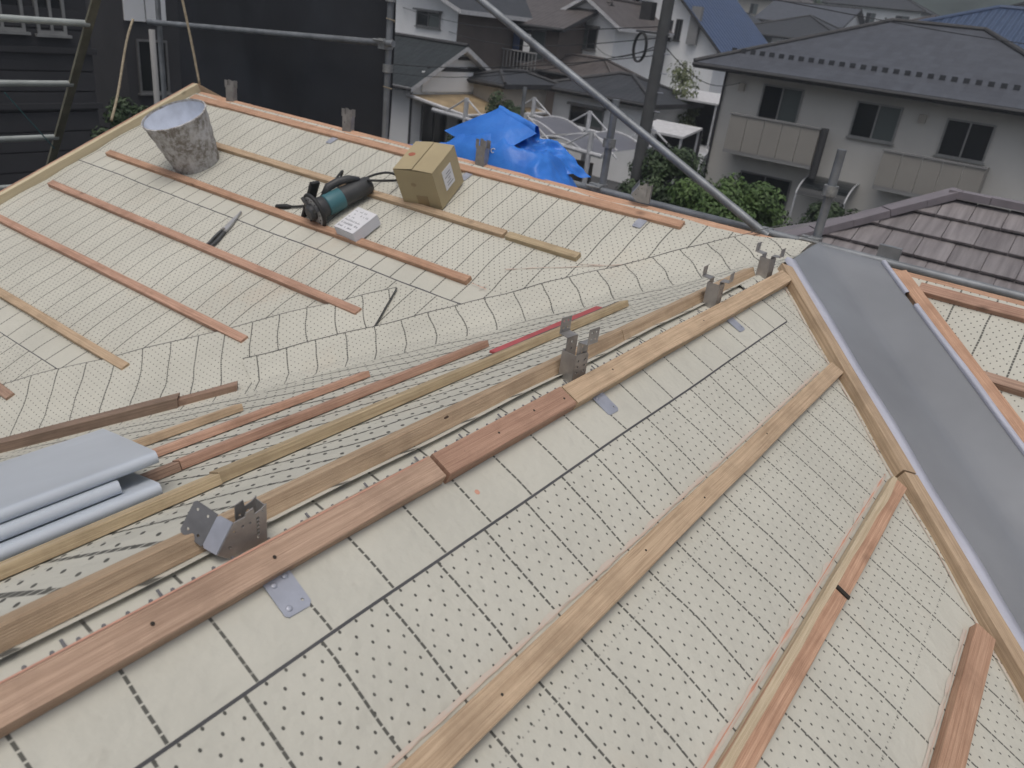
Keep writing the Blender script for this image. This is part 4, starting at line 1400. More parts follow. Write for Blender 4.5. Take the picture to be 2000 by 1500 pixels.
for c in range(8):
    d0 = c * TC + .02; d1 = d0 + TC
    off = (c % 2) * TW / 2
    for k in range(-13, 13):
        a0 = k * TW + off - .06
        if a0 + TW < -d1 / pk or a0 > 2.9: continue
        tile('F', a0, a0 + TW, d0, d1)
for c in range(9):
    d0 = c * TC + .02; d1 = min(d0 + TC, SLN)
    for k in range(-13, 5):
        a0 = k * TW + (c % 2) * TW / 2
        if a0 > d1 / pk or a0 + TW < -d1 / pk or a0 > .6: continue
        tile('S', a0, a0 + TW, d0, d1)
# hip and ridge caps: box-shaped segments
hd_ = Vector((-1, 1, -ps)).normalized()
for k in range(11):
    A_ = AP + hd_ * (k * .40 - .05) + Vector((0, 0, .03 + .004 * (k % 2))); B_ = AP + hd_ * (k * .40 + .345) + Vector((0, 0, .032 + .004 * (k % 2)))
    beam('hip_cap', A_, B_, .17, .075, Vector((0, 0, 1)) - hd_ * hd_.z, MAT['tilecap'], rf, 2)
for k in range(8):
    A_ = AP + Vector((0, .05 - k * .40, .03 + .004 * (k % 2))); B_ = A_ + Vector((0, -.395, 0))
    beam('ridge_cap', A_, B_, .17, .075, (0, 0, 1), MAT['tilecap'], rf, 2)
settle(pu, (AP.x, AP.y - 2, 0))


# ------------------------------------------------------------------ houses
def roofmesh(kind, x0, x1, y0, y1, ze, pitch, oh, th=.20):
    """returns a MB with UVs in metres; kind gable_x / gable_y (ridge axis) / hip"""
    x0 -= oh; x1 += oh; y0 -= oh; y1 += oh; ze -= oh * pitch
    m = MB()
    def quad(pts, along, upd):
        o = Vector(pts[0]); uv = [((Vector(p) - o).dot(along), (Vector(p) - o).dot(upd)) for p in pts]
        m.poly(pts, uv, 0)
        n_ = (Vector(pts[1]) - Vector(pts[0])).cross(Vector(pts[2]) - Vector(pts[0])).normalized()
        lo = [Vector(p) - Vector((0, 0, th)) for p in pts]
        m.poly([tuple(p) for p in lo[::-1]], None, 1)
        for i in range(len(pts)):
            j = (i + 1) % len(pts); m.poly([pts[i], tuple(lo[i]), tuple(lo[j]), pts[j]], None, 1)
    X, Y = Vector((1, 0, 0)), Vector((0, 1, 0)); k = math.hypot(1, pitch)
    if kind == 'gable_x':
        yc = (y0 + y1) / 2; zr = ze + pitch * (y1 - y0) / 2
        quad([(x0, y0, ze), (x1, y0, ze), (x1, yc, zr), (x0, yc, zr)], X, Vector((0, 1, pitch)) / k)
        quad([(x1, y1, ze), (x0, y1, ze), (x0, yc, zr), (x1, yc, zr)], -X, Vector((0, -1, pitch)) / k)
        rd = [((x0, yc, zr), (x1, yc, zr))]
    elif kind == 'gable_y':
        xc = (x0 + x1) / 2; zr = ze + pitch * (x1 - x0) / 2
        quad([(x0, y1, ze), (x0, y0, ze), (xc, y0, zr), (xc, y1, zr)], -Y, Vector((1, 0, pitch)) / k)
        quad([(x1, y0, ze), (x1, y1, ze), (xc, y1, zr), (xc, y0, zr)], Y, Vector((-1, 0, pitch)) / k)
        rd = [((xc, y0, zr), (xc, y1, zr))]
    else:
        a = min(x1 - x0, y1 - y0) / 2; zr = ze + pitch * a
        if (y1 - y0) >= (x1 - x0): r0, r1 = ((x0 + x1) / 2, y0 + a, zr), ((x0 + x1) / 2, y1 - a, zr)
        else: r0, r1 = (x0 + a, (y0 + y1) / 2, zr), (x1 - a, (y0 + y1) / 2, zr)
        c00, c10, c11, c01 = (x0, y0, ze), (x1, y0, ze), (x1, y1, ze), (x0, y1, ze)
        if (y1 - y0) >= (x1 - x0):
            quad([c01, c00, r0, r1], -Y, Vector((1, 0, pitch)) / k); quad([c10, c11, r1, r0], Y, Vector((-1, 0, pitch)) / k)
            quad([c00, c10, r0], X, Vector((0, 1, pitch)) / k); quad([c11, c01, r1], -X, Vector((0, -1, pitch)) / k)
        else:
            quad([c00, c10, r1, r0], X, Vector((0, 1, pitch)) / k); quad([c11, c01, r0, r1], -X, Vector((0, -1, pitch)) / k)
            quad([c01, c00, r0], -Y, Vector((1, 0, pitch)) / k); quad([c10, c11, r1], Y, Vector((-1, 0, pitch)) / k)
        rd = [(r0, r1), (r0, c00), (r0, c10) if (y1 - y0) >= (x1 - x0) else (r0, c01), (r1, c11), (r1, c01) if (y1 - y0) >= (x1 - x0) else (r1, c10)]
    return m, rd


def window(parent, face, plane, a0, a1, z0, z1, fm='frame', gm=('glass', 'glass_cur'), hood=False):
    """face '-X': plane x, a along y ; face '-Y': plane y, a along x"""
    def bx(m, a_0, a_1, z_0, z_1, d0, d1):
        if face == '-X': m.box2((plane - d1, a_0, z_0), (plane - d0, a_1, z_1))
        else: m.box2((a_0, plane - d1, z_0), (a_1, plane - d0, z_1))
    t = .055
    m = MB(); bx(m, a0, a1, z0, z0 + t, -.01, .07); bx(m, a0, a1, z1 - t, z1, -.01, .07)
    bx(m, a0, a0 + t, z0 + t, z1 - t, -.01, .07); bx(m, a1 - t, a1, z0 + t, z1 - t, -.01, .07)
    w = m.build('window', MAT[fm], parent)
    mid = (a0 + a1) / 2
    m = MB(); bx(m, mid - .025, mid + .025, z0 + t, z1 - t, .0, .065); m.build('mullion', MAT[fm], w)
    m = MB(); bx(m, mid + .025, a1 - t, z0 + t, z1 - t, .005, .03); m.build('pane', MAT[gm[0]], w)
    m = MB(); bx(m, a0 + t, mid - .025, z0 + t, z1 - t, .005, .022); m.build('pane', MAT[gm[1]], w)
    m = MB(); bx(m, a0 - .05, a1 + .05, z0 - .05, z0 - .002, -.01, .13); m.build('sill', MAT[fm], w)
    if hood:
        m = MB(); bx(m, a0 - .08, a1 + .08, z1 + .002, z1 + .10, -.01, .28); m.build('hood', MAT[fm], w)


def mkhouse(label, x0, x1, y0, y1, ze, kind, pitch, oh, wm, rm, trim='trim', wins=(), name='house', caps=.16, gutter=True, sidemat=None):
    h = thing(name, label, 'house')
    m = MB(); zb = gz((x0 + x1) / 2, (y0 + y1) / 2) - .6
    m.box2((x0, y0, zb), (x1, y1, ze))
    if kind == 'gable_x':
        zt = ze + pitch * (y1 - y0) / 2 - .02; yc = (y0 + y1) / 2
        for x in (x0, x1): m.poly([(x, y0, ze), (x, yc, zt), (x, y1, ze)] if x == x0 else [(x, y1, ze), (x, yc, zt), (x, y0, ze)])
    if kind == 'gable_y':
        zt = ze + pitch * (x1 - x0) / 2 - .02; xc = (x0 + x1) / 2
        for y in (y0, y1): m.poly([(x0, y, ze), (x1, y, ze), (xc, y, zt)])
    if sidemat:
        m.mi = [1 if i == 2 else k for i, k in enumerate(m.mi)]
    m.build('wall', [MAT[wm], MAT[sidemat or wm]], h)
    m, rd = roofmesh(kind, x0, x1, y0, y1, ze + .12, pitch, oh)
    r = m.build('roof', [MAT[rm], MAT[trim]], h)
    for a, b in rd:
        MB().tube([Vector(a) + Vector((0, 0, .03)), Vector(b) + Vector((0, 0, .03))], caps / 2, 8).build('ridge_cap', MAT[rm.replace('bluerib', 'blue')] if False else MAT['trim'] if rm in ('r_grey', 'r_dark', 'r_green') else MAT[rm], r)
    if gutter and kind in ('hip', 'gable_y'):
        MB().tube([(x0 - oh - .06, y0 - oh, ze + .12 - oh * pitch - .08), (x0 - oh - .06, y1 + oh, ze + .12 - oh * pitch - .08)], .06, 8).build('gutter', MAT['trim'], h)
    for w in wins: window(h, *w)
    settle(h, ((x0 + x1) / 2, (y0 + y1) / 2, zb + .6))
    return h, r


# the cream two-storey house across the way
x0 = 30.0
wins = [('-X', x0, 9.0, 10.5, Z(-2.42), Z(-1.22), 'frame_light', ('glass', 'glass_cur')), ('-X', x0, 5.62, 7.12, Z(-2.48), Z(-1.30), 'frame_light', ('glass', 'glass_cur')),
        ('-X', x0, 2.78, 4.22, Z(-2.58), Z(-1.40), 'frame_light', ('glass', 'glass')), ('-X', x0, 8.6, 10.6, Z(-5.9), Z(-4.35), 'frame', ('glass', 'glass'))]
hh, rr = mkhouse('cream two-storey house with hipped grey roof, snow guards and two balconies', x0, 38.6, .3, 12.05, Z(-.52), 'hip', .42, .95, 'w_cream', 'r_grey', 'trim', wins)
base = hh.location.copy()
def addp(mb, name, mat, parent=None, off=None):
    o = mb.build(name, MAT[mat], parent or hh); o.location = -off if off is not None else (-base if (parent is None or parent is hh) else Vector((0, 0, 0)))
    return o
for i in range(34):        # snow guards in a row above the eave
    y = 12.0 - i * .36; p = x0 - .95 + 1.15
    m = MB(); zz = Z(-.52) + .12 - .95 * .42 + 1.15 * .42
    m.box((p, y, zz + .07), (.05, .18, .15)); m.box((p + .1, y, zz + .06), (.2, .04, .05)); addp(m, 'snow_guard', 'guard', rr)
for y0_, y1_, zt, zb in ((7.85, 11.15, -2.32, -3.72), (2.55, 5.65, -2.62, -3.92)):
    m = MB(); bxp = x0 - .95
    m.box2((bxp, y0_, Z(zb)), (x0 - .002, y1_, Z(zb) + .14)); bal = addp(m, 'balcony', 'w_grey')
    npan = 5
    for k in range(npan):
        a, b = y0_ + (y1_ - y0_) * k / npan + .012, y0_ + (y1_ - y0_) * (k + 1) / npan - .012
        m = MB(); m.box2((bxp + .0, a, Z(zb) + .10), (bxp + .05, b, Z(zt) - .05)); addp(m, 'panel', 'w_taupe', bal).location = -Vector((0, 0, 0))
    for yy in (y0_, y1_ - .05):
        m = MB(); m.box2((bxp + .055, yy, Z(zb) + .145), (x0 - .01, yy + .05, Z(zt) - .05)); addp(m, 'side_panel', 'w_taupe', bal)
    m = MB(); m.box2((bxp - .03, y0_ - .03, Z(zt) - .045), (bxp + .08, y1_ + .03, Z(zt) + .02)); addp(m, 'handrail', 'w_grey', bal)
m = MB(); m.tube([(x0 - .08, 12.0, 0), (x0 - .08, 12.0, Z(-.75))], .045, 8); addp(m, 'downpipe', 'trim')
m = MB(); m.tube([(x0 - .9, 7.70, Z(-4.0)), (x0 - .9, 7.70, Z(-2.3))], .13, 8); addp(m, 'drain_box', 'trim')
for y, z in ((11.3, -1.45), (4.95, -1.55), (1.7, -1.6)):
    m = MB(); m.box((x0 - .06, y, Z(z)), (.14, .22, .26)); addp(m, 'vent_hood', 'w_beige')
# curved porch canopy of the same house
m = MB()
for k in range(9):
    a = math.radians(15 + 75 * k / 8)
    for y in (6.3, 8.0): m.v.append((x0 - 1.15 * math.cos(a) * 1.2, y, Z(-4.75) + .75 * math.sin(a)))
for k in range(8): m.face((2 * k, 2 * k + 1, 2 * k + 3, 2 * k + 2))
addp(m, 'porch_canopy', 'glass')
for y in (6.3, 8.0):
    m = MB(); m.tube([(x0 - 1.38 * math.cos(math.radians(15 + 75 * k / 8)), y, Z(-4.74) + .75 * math.sin(math.radians(15 + 75 * k / 8))) for k in range(9)], .03, 6); addp(m, 'canopy_rib', 'white_steel')
    m = MB(); m.tube([(x0 - 1.3, y, 0.3), (x0 - 1.3, y, Z(-4.55))], .04, 6); addp(m, 'canopy_post', 'white_steel')

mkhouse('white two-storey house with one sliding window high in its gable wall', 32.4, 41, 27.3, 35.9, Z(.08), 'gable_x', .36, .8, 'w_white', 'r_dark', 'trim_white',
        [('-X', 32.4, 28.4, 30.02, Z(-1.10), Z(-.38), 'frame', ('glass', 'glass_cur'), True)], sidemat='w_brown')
g1, r1 = mkhouse('small white gabled house with dark green-black tiled roof and tan canopy', 24.7, 30.4, 23.0, 30.4, Z(-2.98), 'gable_y', .50, .45, 'w_white', 'r_green', 'trim_white',
        [('-Y', 23.0, 25.4, 27.0, gz(27, 23) + .9, gz(27, 23) + 2.6, 'frame', ('glass', 'glass')), ('-Y', 23.0, 27.8, 29.6, gz(27, 23) + .2, gz(27, 23) + 2.4, 'frame', ('glass', 'glass')), ('-X', 24.7, 24.2, 25.4, Z(-5.2), Z(-4.2), 'frame', ('glass', 'glass'))])
b1 = g1.location.copy()
for xa, xb, z in ((27.5, 28.9, -1.95), (28.2, 29.6, -2.35), (25.6, 29.2, -2.42), (28.9, 30.3, -3.0)):
    m = MB(); m.box2((xa, 22.93, Z(z) - .07), (xb, 22.998, Z(z) + .07)); addp(m, 'timber_band', 'trim', g1, b1)
m = MB(); m.box2((25.3, 22.9, Z(-3.3)), (29.9, 22.999, Z(-2.5))); addp(m, 'plaster_panel', 'w_white', g1, b1)
m = MB()
pts = [(24.4, 22.95, Z(-3.40)), (31.0, 22.95, Z(-3.40)), (31.2, 20.6, Z(-3.88)), (25.4, 20.6, Z(-3.88))]
m.poly(pts); m.poly([(a, b, c - .09) for a, b, c in pts[::-1]])
for i in range(4): a, b = pts[i], pts[(i + 1) % 4]; m.poly([a, (a[0], a[1], a[2] - .09), (b[0], b[1], b[2] - .09), b])
cn = addp(m, 'canopy', 'r_tan', g1, b1)
for a, b in ((0, 3), (3, 2), (2, 1)):
    A_, B_ = Vector(pts[a]), Vector(pts[b]); MB().tube([A_, B_], .07, 6).build('canopy_edge', MAT['trim_white'], cn)
for x in (25.6, 28.3, 31.0):
    m = MB(); m.tube([(x, 20.7, 0), (x, 20.7, Z(-3.93))], .06, 8); addp(m, 'canopy_post', 'white_steel', g1, b1)
m = MB(); m.tube([(24.65, 22.9, 0), (24.65, 22.9, Z(-3.1))], .05, 8); addp(m, 'downpipe', 'trim', g1, b1)

g2, r2 = mkhouse('dark brown-walled house with ribbed brown roof and long balcony', 37.5, 45, 24.6, 31.5, Z(-.25), 'gable_y', .34, .7, 'w_brown', 'r_brown', 'trim',
        [('-X', 37.5, 25.4, 27.2, Z(-2.3), Z(-.6), 'frame', ('glass', 'glass_cur')), ('-X', 37.5, 28.2, 30.2, Z(-2.3), Z(-.6), 'frame', ('glass', 'glass')), ('-X', 37.5, 26, 28, Z(-4.6), Z(-3.2), 'frame', ('glass', 'glass'))])
b2 = g2.location.copy()
m = MB(); m.box2((36.2, 25.0, Z(-2.75)), (37.49, 31, Z(-2.6))); bal = addp(m, 'balcony', 'trim', g2, b2)
for k in range(26):
    MB().tube([(36.25, 25.05 + k * .235, Z(-2.6)), (36.25, 25.05 + k * .235, Z(-1.75))], .03, 5).build('baluster', MAT['w_grey'], bal)
MB().tube([(36.25, 25.0, Z(-1.73)), (36.25, 31, Z(-1.73))], .04, 6).build('handrail', MAT['w_grey'], bal)
for k, (y, c) in enumerate(((26.0, 'w_white'), (26.7, 'r_blue'), (27.6, 'w_grey'), (28.3, 'w_white'))):
    m = MB(); m.box2((36.9, y, Z(-1.75)), (36.94, y + .42, Z(-.85))); addp(m, 'hanging_laundry', c, g2, b2)

mkhouse('white gabled house with one tall window above a brown skirt roof', 40.0, 47, 22.7, 26.4, Z(.22), 'gable_x', .56, .55, 'w_white', 'r_brown', 'trim_white',
        [('-X', 40.0, 23.75, 24.95, Z(-1.26), Z(-.16), 'frame', ('glass_cur', 'glass'), True)], caps=.2)
g3, r3 = mkhouse('low brown hip-roofed annex standing before the white gabled house', 37.2, 39.98, 20.9, 25.8, Z(-2.35), 'hip', .45, .5, 'w_brown', 'r_brown', 'trim', [('-X', 37.2, 22, 23.4, Z(-3.9), Z(-2.9), 'frame', ('glass', 'glass'))])
mkhouse('low cream house with sliding window under a dark shallow hip roof', 32.4, 36.6, 16.2, 21.1, Z(-2.72), 'hip', .32, .55, 'w_white', 'r_dark', 'trim',
        [('-X', 32.4, 18.3, 20.1, Z(-4.25), Z(-3.42), 'frame', ('glass', 'glass_cur'), True)])
mkhouse('dark-roofed lean house beside the cream one, mostly hidden by tarpaulin', 28.6, 32, 21.3, 22.9, Z(-2.7), 'hip', .32, .4, 'w_beige', 'r_dark', 'trim', [])
h5, r5 = mkhouse('tall white house with steep blue roof, narrow slit windows and dark rake', 46.0, 55, 19.3, 27.2, Z(-.35), 'gable_x', .84, .45, 'w_white', 'r_blue', 'trim',
        [('-X', 46.0, 22.35, 22.75, Z(-.35), Z(.75), 'trim', ('glass', 'glass')), ('-X', 46.0, 21.75, 22.15, Z(-.3), Z(.85), 'trim', ('glass', 'glass')), ('-X', 46.0, 24.0, 24.7, Z(.1), Z(.75), 'frame', ('glass', 'glass_cur'))])
b5 = h5.location.copy()
m = MB(); m.box2((45.7, 20.6, Z(-.4)), (45.998, 21.2, Z(1.6))); addp(m, 'chimney_stack', 'w_grey', h5, b5)
mkhouse('house with big ribbed blue hipped roof behind the cream house', 50, 62, -9, 13.2, Z(1.0), 'hip', .40, .7, 'w_white', 'r_bluerib', 'trim', [], caps=.25)
mkhouse('second ribbed blue roof beside the larger blue-roofed house', 47.5, 49.9, -6, 7.7, Z(.62), 'hip', .42, .5, 'w_white', 'r_bluerib', 'trim', [], caps=.2)
mkhouse('far house with broad black hip roof and white walls', 74, 84, 20.2, 29.6, Z(1.15), 'hip', .36, .8, 'w_white', 'r_dark', 'trim',
        [('-X', 74, 26.2, 28.2, Z(-.4), Z(.9), 'frame', ('glass', 'glass_cur'))])
mkhouse('far brown-walled house left of the black hip roof', 77, 86, 30.4, 37, Z(1.4), 'gable_x', .4, .7, 'w_brown', 'r_dark', 'trim', [('-X', 77, 32, 34, Z(-.4), Z(.8), 'frame')])
far = [(96, 106, 27, 36, 2.9, 'gable_y', 'w_white', 'r_grey', 'far white house with grey roof up the slope'), (98, 108, 14.5, 23.5, 3.2, 'hip', 'w_cream', 'r_brown', 'far cream house with brown hip roof up the slope'),
       (92, 100, 38, 46, 2.4, 'hip', 'w_beige', 'r_blue', 'far beige house with blue hip roof'), (122, 133, 6, 18, 6.5, 'gable_x', 'w_grey', 'r_dark', 'distant grey gabled house low on the hill'),
       (120, 131, 24, 36, 6.5, 'hip', 'w_white', 'r_dark', 'distant white house with dark roof low on the hill'), (90, 99, -1, 8.5, 3.4, 'hip', 'w_cream', 'r_grey', 'far cream house with grey roof above the blue roofs'),
       (126, 138, 42, 55, 6.5, 'hip', 'w_beige', 'r_brown', 'distant beige house with brown roof low on the hill')]
for a, b, c, d_, ze, kd, wm, rm, lb in far:
    mkhouse(lb, a, b, c, d_, Z(ze), kd, .4, .6, wm, rm, 'trim', [('-X', a, c + 1.2, c + 2.9, Z(ze - 2.3), Z(ze - .9), 'frame'), ('-X', a, d_ - 3.2, d_ - 1.4, Z(ze - 2.3), Z(ze - .9), 'frame'), ('-X', a, (c + d_) / 2 - .6, (c + d_) / 2 + .6, Z(ze - 2.3), Z(ze - .9), 'frame')])

# dark house at the far left, beyond the gable
h6, r6 = mkhouse('dark brown clapboard house with narrow windows beyond the ladder', 1.2, 8.25, 16.0, 24, Z(.9), 'gable_y', .4, .5, 'w_dark', 'r_dark', 'trim',
        [('-Y', 16.0, 6.35, 7.10, Z(-1.28), Z(.1), 'frame_light', ('glass', 'glass')), ('-Y', 16.0, 7.30, 7.82, Z(-1.30), Z(.1), 'frame_light', ('glass', 'glass')), ('-Y', 16.0, 3.6, 4.9, Z(-1.28), Z(.1), 'frame_light', ('glass', 'glass'))])
b6 = h6.location.copy()
for k in range(16):
    z = -6.6 + .36 * k
    m = MB(); m.box2((1.2, 15.955, Z(z)), (8.25, 15.999, Z(z) + .335)); o = addp(m, 'clapboard', 'w_dark', h6, b6)
for z in (-1.62, -2.6):
    m = MB(); m.box2((1.15, 15.90, Z(z)), (8.32, 15.95, Z(z) + .10)); addp(m, 'band_board', 'w_dark', h6, b6)
h7, r7 = mkhouse('white panelled house between the dark house and the mesh sheet', 12.3, 18.6, 22.0, 29, Z(1.2), 'gable_y', .4, .5, 'w_dark', 'r_dark', 'trim', [('-Y', 22.0, 12.6, 13.5, Z(-3.2), Z(-1.8), 'frame', ('glass', 'glass'))])
b7 = h7.location.copy()
for k in range(2):
    m = MB(); m.box2((12.33 + k * .62, 21.95, Z(-1.35)), (12.91 + k * .62, 21.999, Z(1.0))); addp(m, 'wall_panel', 'w_white', h7, b7)
m = MB(); m.tube([(8.1, 13.6, 0), (8.1, 13.6, Z(-.95))], .05, 10); tag(m.build('gas_pipe', MAT['w_grey'], None, True), 'pale vertical pipe standing before the panelled house', 'pipe')

# carport with masts, braces and curved panels
cpt = thing('carport', 'white steel carport with braced masts and curved clear roof panels', 'carport')
cx = 22.6
for x in (cx, cx + 4.2):
    MB().tube([(x, 19.9, Z(-3.48)), (x, 12.6, Z(-3.78))], .075, 8).build('beam', MAT['white_steel'], cpt)
for y in (18.35, 15.75, 13.1):
    for x in (cx, cx + 4.2):
        zb = Z(-3.5) - .041 * (19.9 - y)
        MB().tube([(x, y, 0), (x, y, zb + .72)], .085, 8).build('mast', MAT['white_steel'], cpt)
        for s_ in (-1, 1): MB().tube([(x, y, zb + .70), (x, y + s_ * 1.05, zb + .03)], .032, 6).build('brace', MAT['white_steel'], cpt)
for ya, yb in ((18.25, 15.85), (15.65, 13.2)):
    m = MB()
    za = Z(-3.62) - .041 * (19.9 - (ya + yb) / 2)
    m.grid(16, 8, lambda a, b: ((cx + .1 + 4.0 * b, ya + (yb - ya) * a, za + .34 * math.sin(math.pi * a)), (a, b)))
    m.build('roof_panel', MAT['poly'], cpt, True)
    for b in (0, .5, 1):
        MB().tube([(cx + .1 + 4.0 * b, ya + (yb - ya) * k / 12, za + .01 + .34 * math.sin(math.pi * k / 12)) for k in range(13)], .04, 6).build('arch', MAT['white_steel'], cpt)
settle(cpt, (cx + 2, 16, gz(cx, 16)))

# block wall and small roofs by the pole
m = MB(); m.box2((24.0, 8.6, 0), (24.15, 15.5, gz(24, 12) + 1.55)); tag(m.build('block_wall', MAT['block'], None), 'weathered concrete block garden wall behind the shrubs', 'wall')
m = MB(); m.box2((26.2, 15.0, 0), (26.35, 21, gz(26, 18) + 1.8)); tag(m.build('fence', MAT['block'], None), 'brown block fence below the low cream house', 'fence')


def shed(label, x0, x1, y0, y1, z0, z1, drop, mat):
    t = thing('lean_to', label, 'shed')
    m = MB()
    pts = [(x0, y0, z0), (x0, y1, z0), (x1, y1, z1), (x1, y0, z1)]
    m.poly(pts[::-1]); m.poly([(a, b, c - .08) for a, b, c in pts])
    for i in range(4): a, b = pts[i], pts[(i + 1) % 4]; m.poly([a, (a[0], a[1], a[2] - .08), (b[0], b[1], b[2] - .08), b])
    m.build('roof', MAT[mat], t)
    for x, y, z in ((x0 + .1, y0 + .1, z0), (x0 + .1, y1 - .1, z0), (x1 - .1, y0 + .1, z1), (x1 - .1, y1 - .1, z1)):
        MB().tube([(x, y, 0), (x, y, z - .08)], .05, 6).build('post', MAT['white_steel'], t)
    m = MB(); m.box2((x1 + .02, y0, 0), (x1 + .1, y1, z1 - .1)); m.build('back_wall', MAT['w_dark'], t)
    settle(t, ((x0 + x1) / 2, (y0 + y1) / 2, gz(x0, y0)))


shed('bright white flat-roofed carport beside the cream house', 35.2, 39.0, 14.2, 18.2, Z(-2.55), Z(-2.35), 0, 'trim_white')
shed('narrow white lean-to roof behind the utility pole', 27.2, 28.8, 12.0, 13.9, Z(-3.25), Z(-3.0), 0, 'trim_white')

# parked van under the lean-to
van = thing('parked_van', 'small white van parked in the dark gap beside the cream house', 'van')
vx, vy = 33.2, 14.35; g0 = gz(vx, vy)
m = MB()
prof = [(0, .35), (0, .95), (.12, 1.08), (.35, 1.75), (.6, 1.85), (3.2, 1.85), (3.3, 1.7), (3.3, .35)]
A_ = [m.vert((vx + a, vy - .72, g0 + z)) for a, z in prof]; B_ = [m.vert((vx + a, vy + .72, g0 + z)) for a, z in prof]
m.face(A_); m.face(B_[::-1])
for i in range(len(prof)): j = (i + 1) % len(prof); m.face((A_[i], B_[i], B_[j], A_[j]))
m.build('body', MAT['carwhite'], van)
m = MB(); m.poly([(vx + .145, vy - .62, g0 + 1.13), (vx + .145, vy + .62, g0 + 1.13), (vx + .325, vy + .56, g0 + 1.68), (vx + .325, vy - .56, g0 + 1.68)]); 
m.v = [(a - .012, b, c + .006) for a, b, c in m.v]; m.build('windscreen', MAT['glass'], van)
for y in (-.5, .5):
    m = MB(); m.box((vx - .01, vy + y, g0 + .8), (.04, .22, .14)); m.build('headlight', MAT['zinc'], van)
m = MB(); m.box((vx - .02, vy, g0 + .48), (.06, 1.4, .16)); m.build('bumper', MAT['w_grey'], van)
for a in (.62, 2.7):
    for y in (-.66, .66):
        m = MB(); m.tube([(vx + a, vy + y - .08, g0 + .30), (vx + a, vy + y + .08, g0 + .30)], .30, 16); m.build('wheel', MAT['tyre'], van)
m = MB(); m.box2((vx + .7, vy - .735, g0 + 1.1), (vx + 2.9, vy - .722, g0 + 1.62)); m.build('side_window', MAT['glass'], van)
settle(van, (vx + 1.6, vy, g0))

# utility pole with coil and wires
up_ = thing('utility_pole', 'dark concrete utility pole carrying a coiled cable and wires', 'utility pole')
px, py = 19.0, 9.46
MB().tube([(px, py, 0), (px, py, Z(3.4))], [.19, .13], 14).build('shaft', MAT['concrete'], up_, True, 40)
m = MB()
for j in range(3):
    m.tube([(px - .12 - .03 * j, py + .48 + .17 * math.cos(2 * math.pi * k / 28), Z(-.38) + .33 * math.sin(2 * math.pi * k / 28)) for k in range(28)], .022, 6, True)
m.build('cable_coil', MAT['black'], up_, True)
m = MB(); m.box((px - .05, py + .25, Z(-.02)), (.06, .9, .05)); m.build('coil_arm', MAT['concrete'], up_)
m = MB(); m.box((px - .1, py + .45, Z(.45)), (.25, .3, .4)); m.build('terminal_box', MAT['trim'], up_)
for k in range(9):
    m = MB(); z = Z(-3.6 + .45 * k); m.tube([(px - .02, py - .32, z), (px - .02, py + .0, z)], .012, 6); m.build('step_bolt', MAT['zinc'], up_)
settle(up_, (px, py, gz(px, py)))
wires = [((px, py, Z(-.1)), (34, 30, Z(-1.1))), ((px, py, Z(.15)), (33, 32, Z(-.3))), ((px, py, Z(-.35)), (24.9, 26, Z(-2.8))), ((px, py, Z(-.25)), (40, 24, Z(-.9))), ((px, py, Z(-.2)), (30.4, 11.5, Z(-1.3))),
         ((px, py, Z(-.5)), (16.5, 22, Z(-1.7))), ((px, py, Z(1.2)), (44, -6, Z(1.8)))]
wl8 = ['to the white two-storey house', 'to the gable of the far white house', 'to the small gabled house', 'to the white gabled house', 'to the cream house', 'running off behind the mesh sheet', 'passing over the cream roof']
for (a, b), t in zip(wires, wl8):
    a, b = Vector(a), Vector(b)
    pts = [a.lerp(b, k / 16) - Vector((0, 0, .5 * math.sin(math.pi * k / 16))) for k in range(17)]
    tag(MB().tube(pts, .013, 5).build('overhead_wire', MAT['black'], None), 'thin black wire from the utility pole ' + t, 'wire')


# ------------------------------------------------------------------ trees and shrubs
def tree(name, label, x, y, h, rx, rz, leaf, n, seed, size=.12, group=None, low=.3):
    rnd = random.Random(seed)
    t = thing(name, label, 'tree' if 'tree' in name else 'shrub', group=group)
    zb = gz(x, y); top = zb + h
    m = MB()
    m.tube([(x, y, zb - .1), (x + .05, y, zb + h * .3), (x + .1, y + .06, zb + h * .62)], [.11, .08, .045], 8)
    cl = []
    for k in range(26):
        a = rnd.uniform(0, 2 * math.pi); zz = rnd.uniform(low, .93)
        rr_ = rx * math.sqrt(max(.05, 1 - ((zz - .58) / .48) ** 2)) * rnd.uniform(.35, .95)
        c = Vector((x + rr_ * math.cos(a), y + rr_ * math.sin(a), zb + h * zz)); cl.append((c, rnd.uniform(.28, .5) * rx))
        if k < 9: m.tube([(x + .05, y, zb + h * rnd.uniform(.25, .5)), tuple(Vector((x, y, c.z - .2)).lerp(c, .5)), tuple(c)], [.04, .025, .01], 5)
    m.build('trunk', MAT['bark'], t)
    m = MB()
    for i in range(n):
        c, r = cl[rnd.randrange(len(cl))]
        d_ = Vector((rnd.gauss(0, 1), rnd.gauss(0, 1), rnd.gauss(0, 1))).normalized() * r * rnd.random() ** .4
        d_.z *= rz
        p = c + d_
        nrm = (d_.normalized() + Vector((rnd.uniform(-.6, .6), rnd.uniform(-.6, .6), rnd.uniform(0, .9)))).normalized()
        a_ = nrm.orthogonal().normalized(); a_ = Matrix.Rotation(rnd.uniform(0, 6.28), 3, nrm) @ a_; b_ = nrm.cross(a_)
        s_ = size * rnd.uniform(.6, 1.3)
        m.poly([p - a_ * s_, p - b_ * s_ * .45 + nrm * s_ * .1, p + a_ * s_, p + b_ * s_ * .45 + nrm * s_ * .1])
    m.build('crown', MAT[leaf], t)
    settle(t, (x, y, zb))


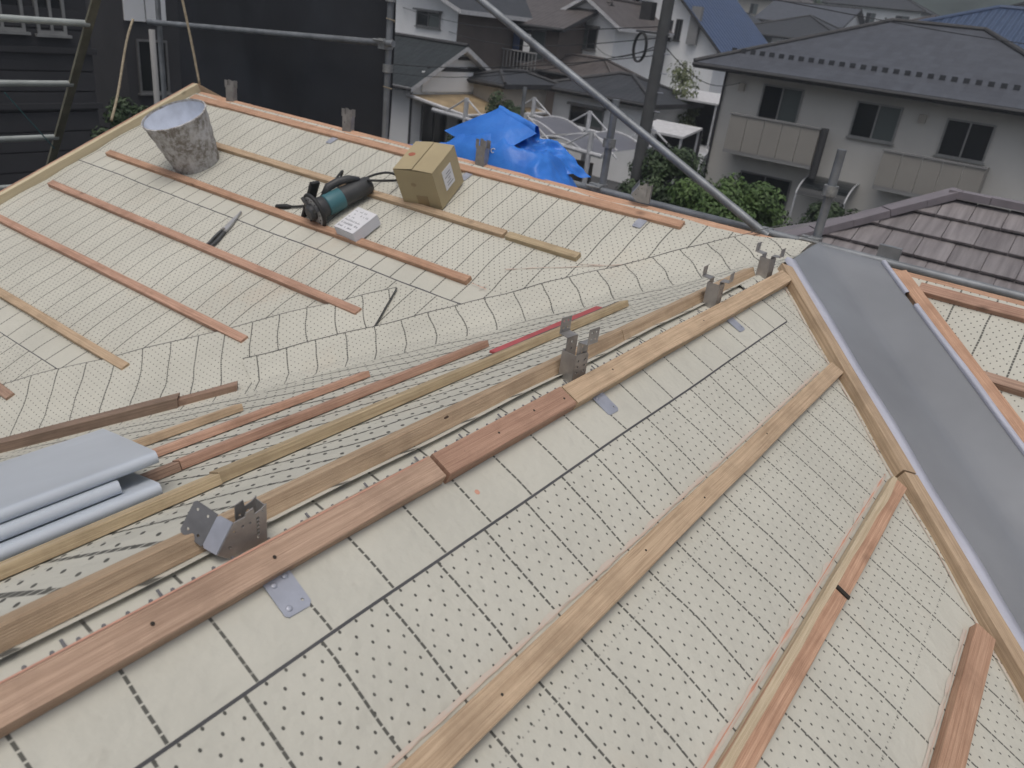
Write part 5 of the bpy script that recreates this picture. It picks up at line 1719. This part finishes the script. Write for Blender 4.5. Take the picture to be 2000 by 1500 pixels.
tree('garden_tree', 'dark leafy garden tree before the block wall', 19.4, 9.0, 4.3, 1.15, .8, 'leaf_dark', 11000, 1, .065)
tree('garden_tree', 'bright green bushy tree with the brace passing in front', 17.9, 6.75, 3.9, 1.25, .8, 'leaf', 13000, 2, .065)
tree('garden_tree', 'dense green tree touching the corner of the purple roof', 19.0, 6.35, 4.0, 1.0, .85, 'leaf', 12000, 3, .065)
tree('garden_tree', 'dark tree low behind the rail and the purple roof', 16.2, 7.0, 3.2, 1.3, .8, 'leaf_dark', 10000, 11, .065)
tree('garden_shrub', 'dark green shrub under the second balcony of the cream house', 27.0, 6.0, 2.2, 1.0, .8, 'leaf_dark', 7000, 4, .08)
tree('garden_shrub', 'dark green shrub left of the porch canopy', 27.6, 9.4, 2.1, .9, .8, 'leaf_dark', 6000, 14, .08)
tree('garden_shrub', 'pale flowering shrub above the white carport', 36.4, 16.9, 5.2, 1.5, .8, 'leaf_pale', 6000, 5, .1)
tree('garden_tree', 'dark conifer between the small gabled house and the low cream house', 26.2, 19.2, 3.7, .9, .9, 'leaf_dark', 7000, 6, .07)
tree('garden_tree', 'dark tree in the gap left of the mesh sheet', 7.2, 12.9, 5.3, .55, .9, 'leaf_dark', 7000, 7, .045)
tree('garden_shrub', 'low shrub in front of the small gabled house', 19.5, 15.4, 3.2, 1.3, .8, 'leaf_dark', 8000, 8, .07)
tree('garden_shrub', 'grey-green shrub below the tan canopy', 18.4, 13.0, 3.0, 1.2, .8, 'leaf_dark', 8000, 9, .07)
for k in range(12):
    rnd = random.Random(100 + k)
    x = 104 + 34 * rnd.random(); y = -10 + 60 * rnd.random()
    tree('hill_tree', 'rounded far tree on the lower hillside', x, y, 5.5 + 3 * rnd.random(), 2.6, .9, 'leaf_dark', 900, 50 + k, .35, 'far trees on the hillside', .15)

# ------------------------------------------------------------------ damp air
m = MB(); m.box2((-249, -349, -2.5), (649, 549, 74))
mt = bpy.data.materials.new('damp_air'); mt.use_nodes = True
nt = mt.node_tree; nt.nodes.remove(nt.nodes['Principled BSDF'])
pv_ = nt.nodes.new('ShaderNodeVolumePrincipled')
pv_.inputs['Color'].default_value = (.86, .92, 1.0, 1); pv_.inputs['Density'].default_value = .0013; pv_.inputs['Anisotropy'].default_value = .2
nt.links.new(pv_.outputs[0], nt.nodes['Material Output'].inputs['Volume'])
hz = m.build('haze', mt); hz['kind'] = 'stuff'
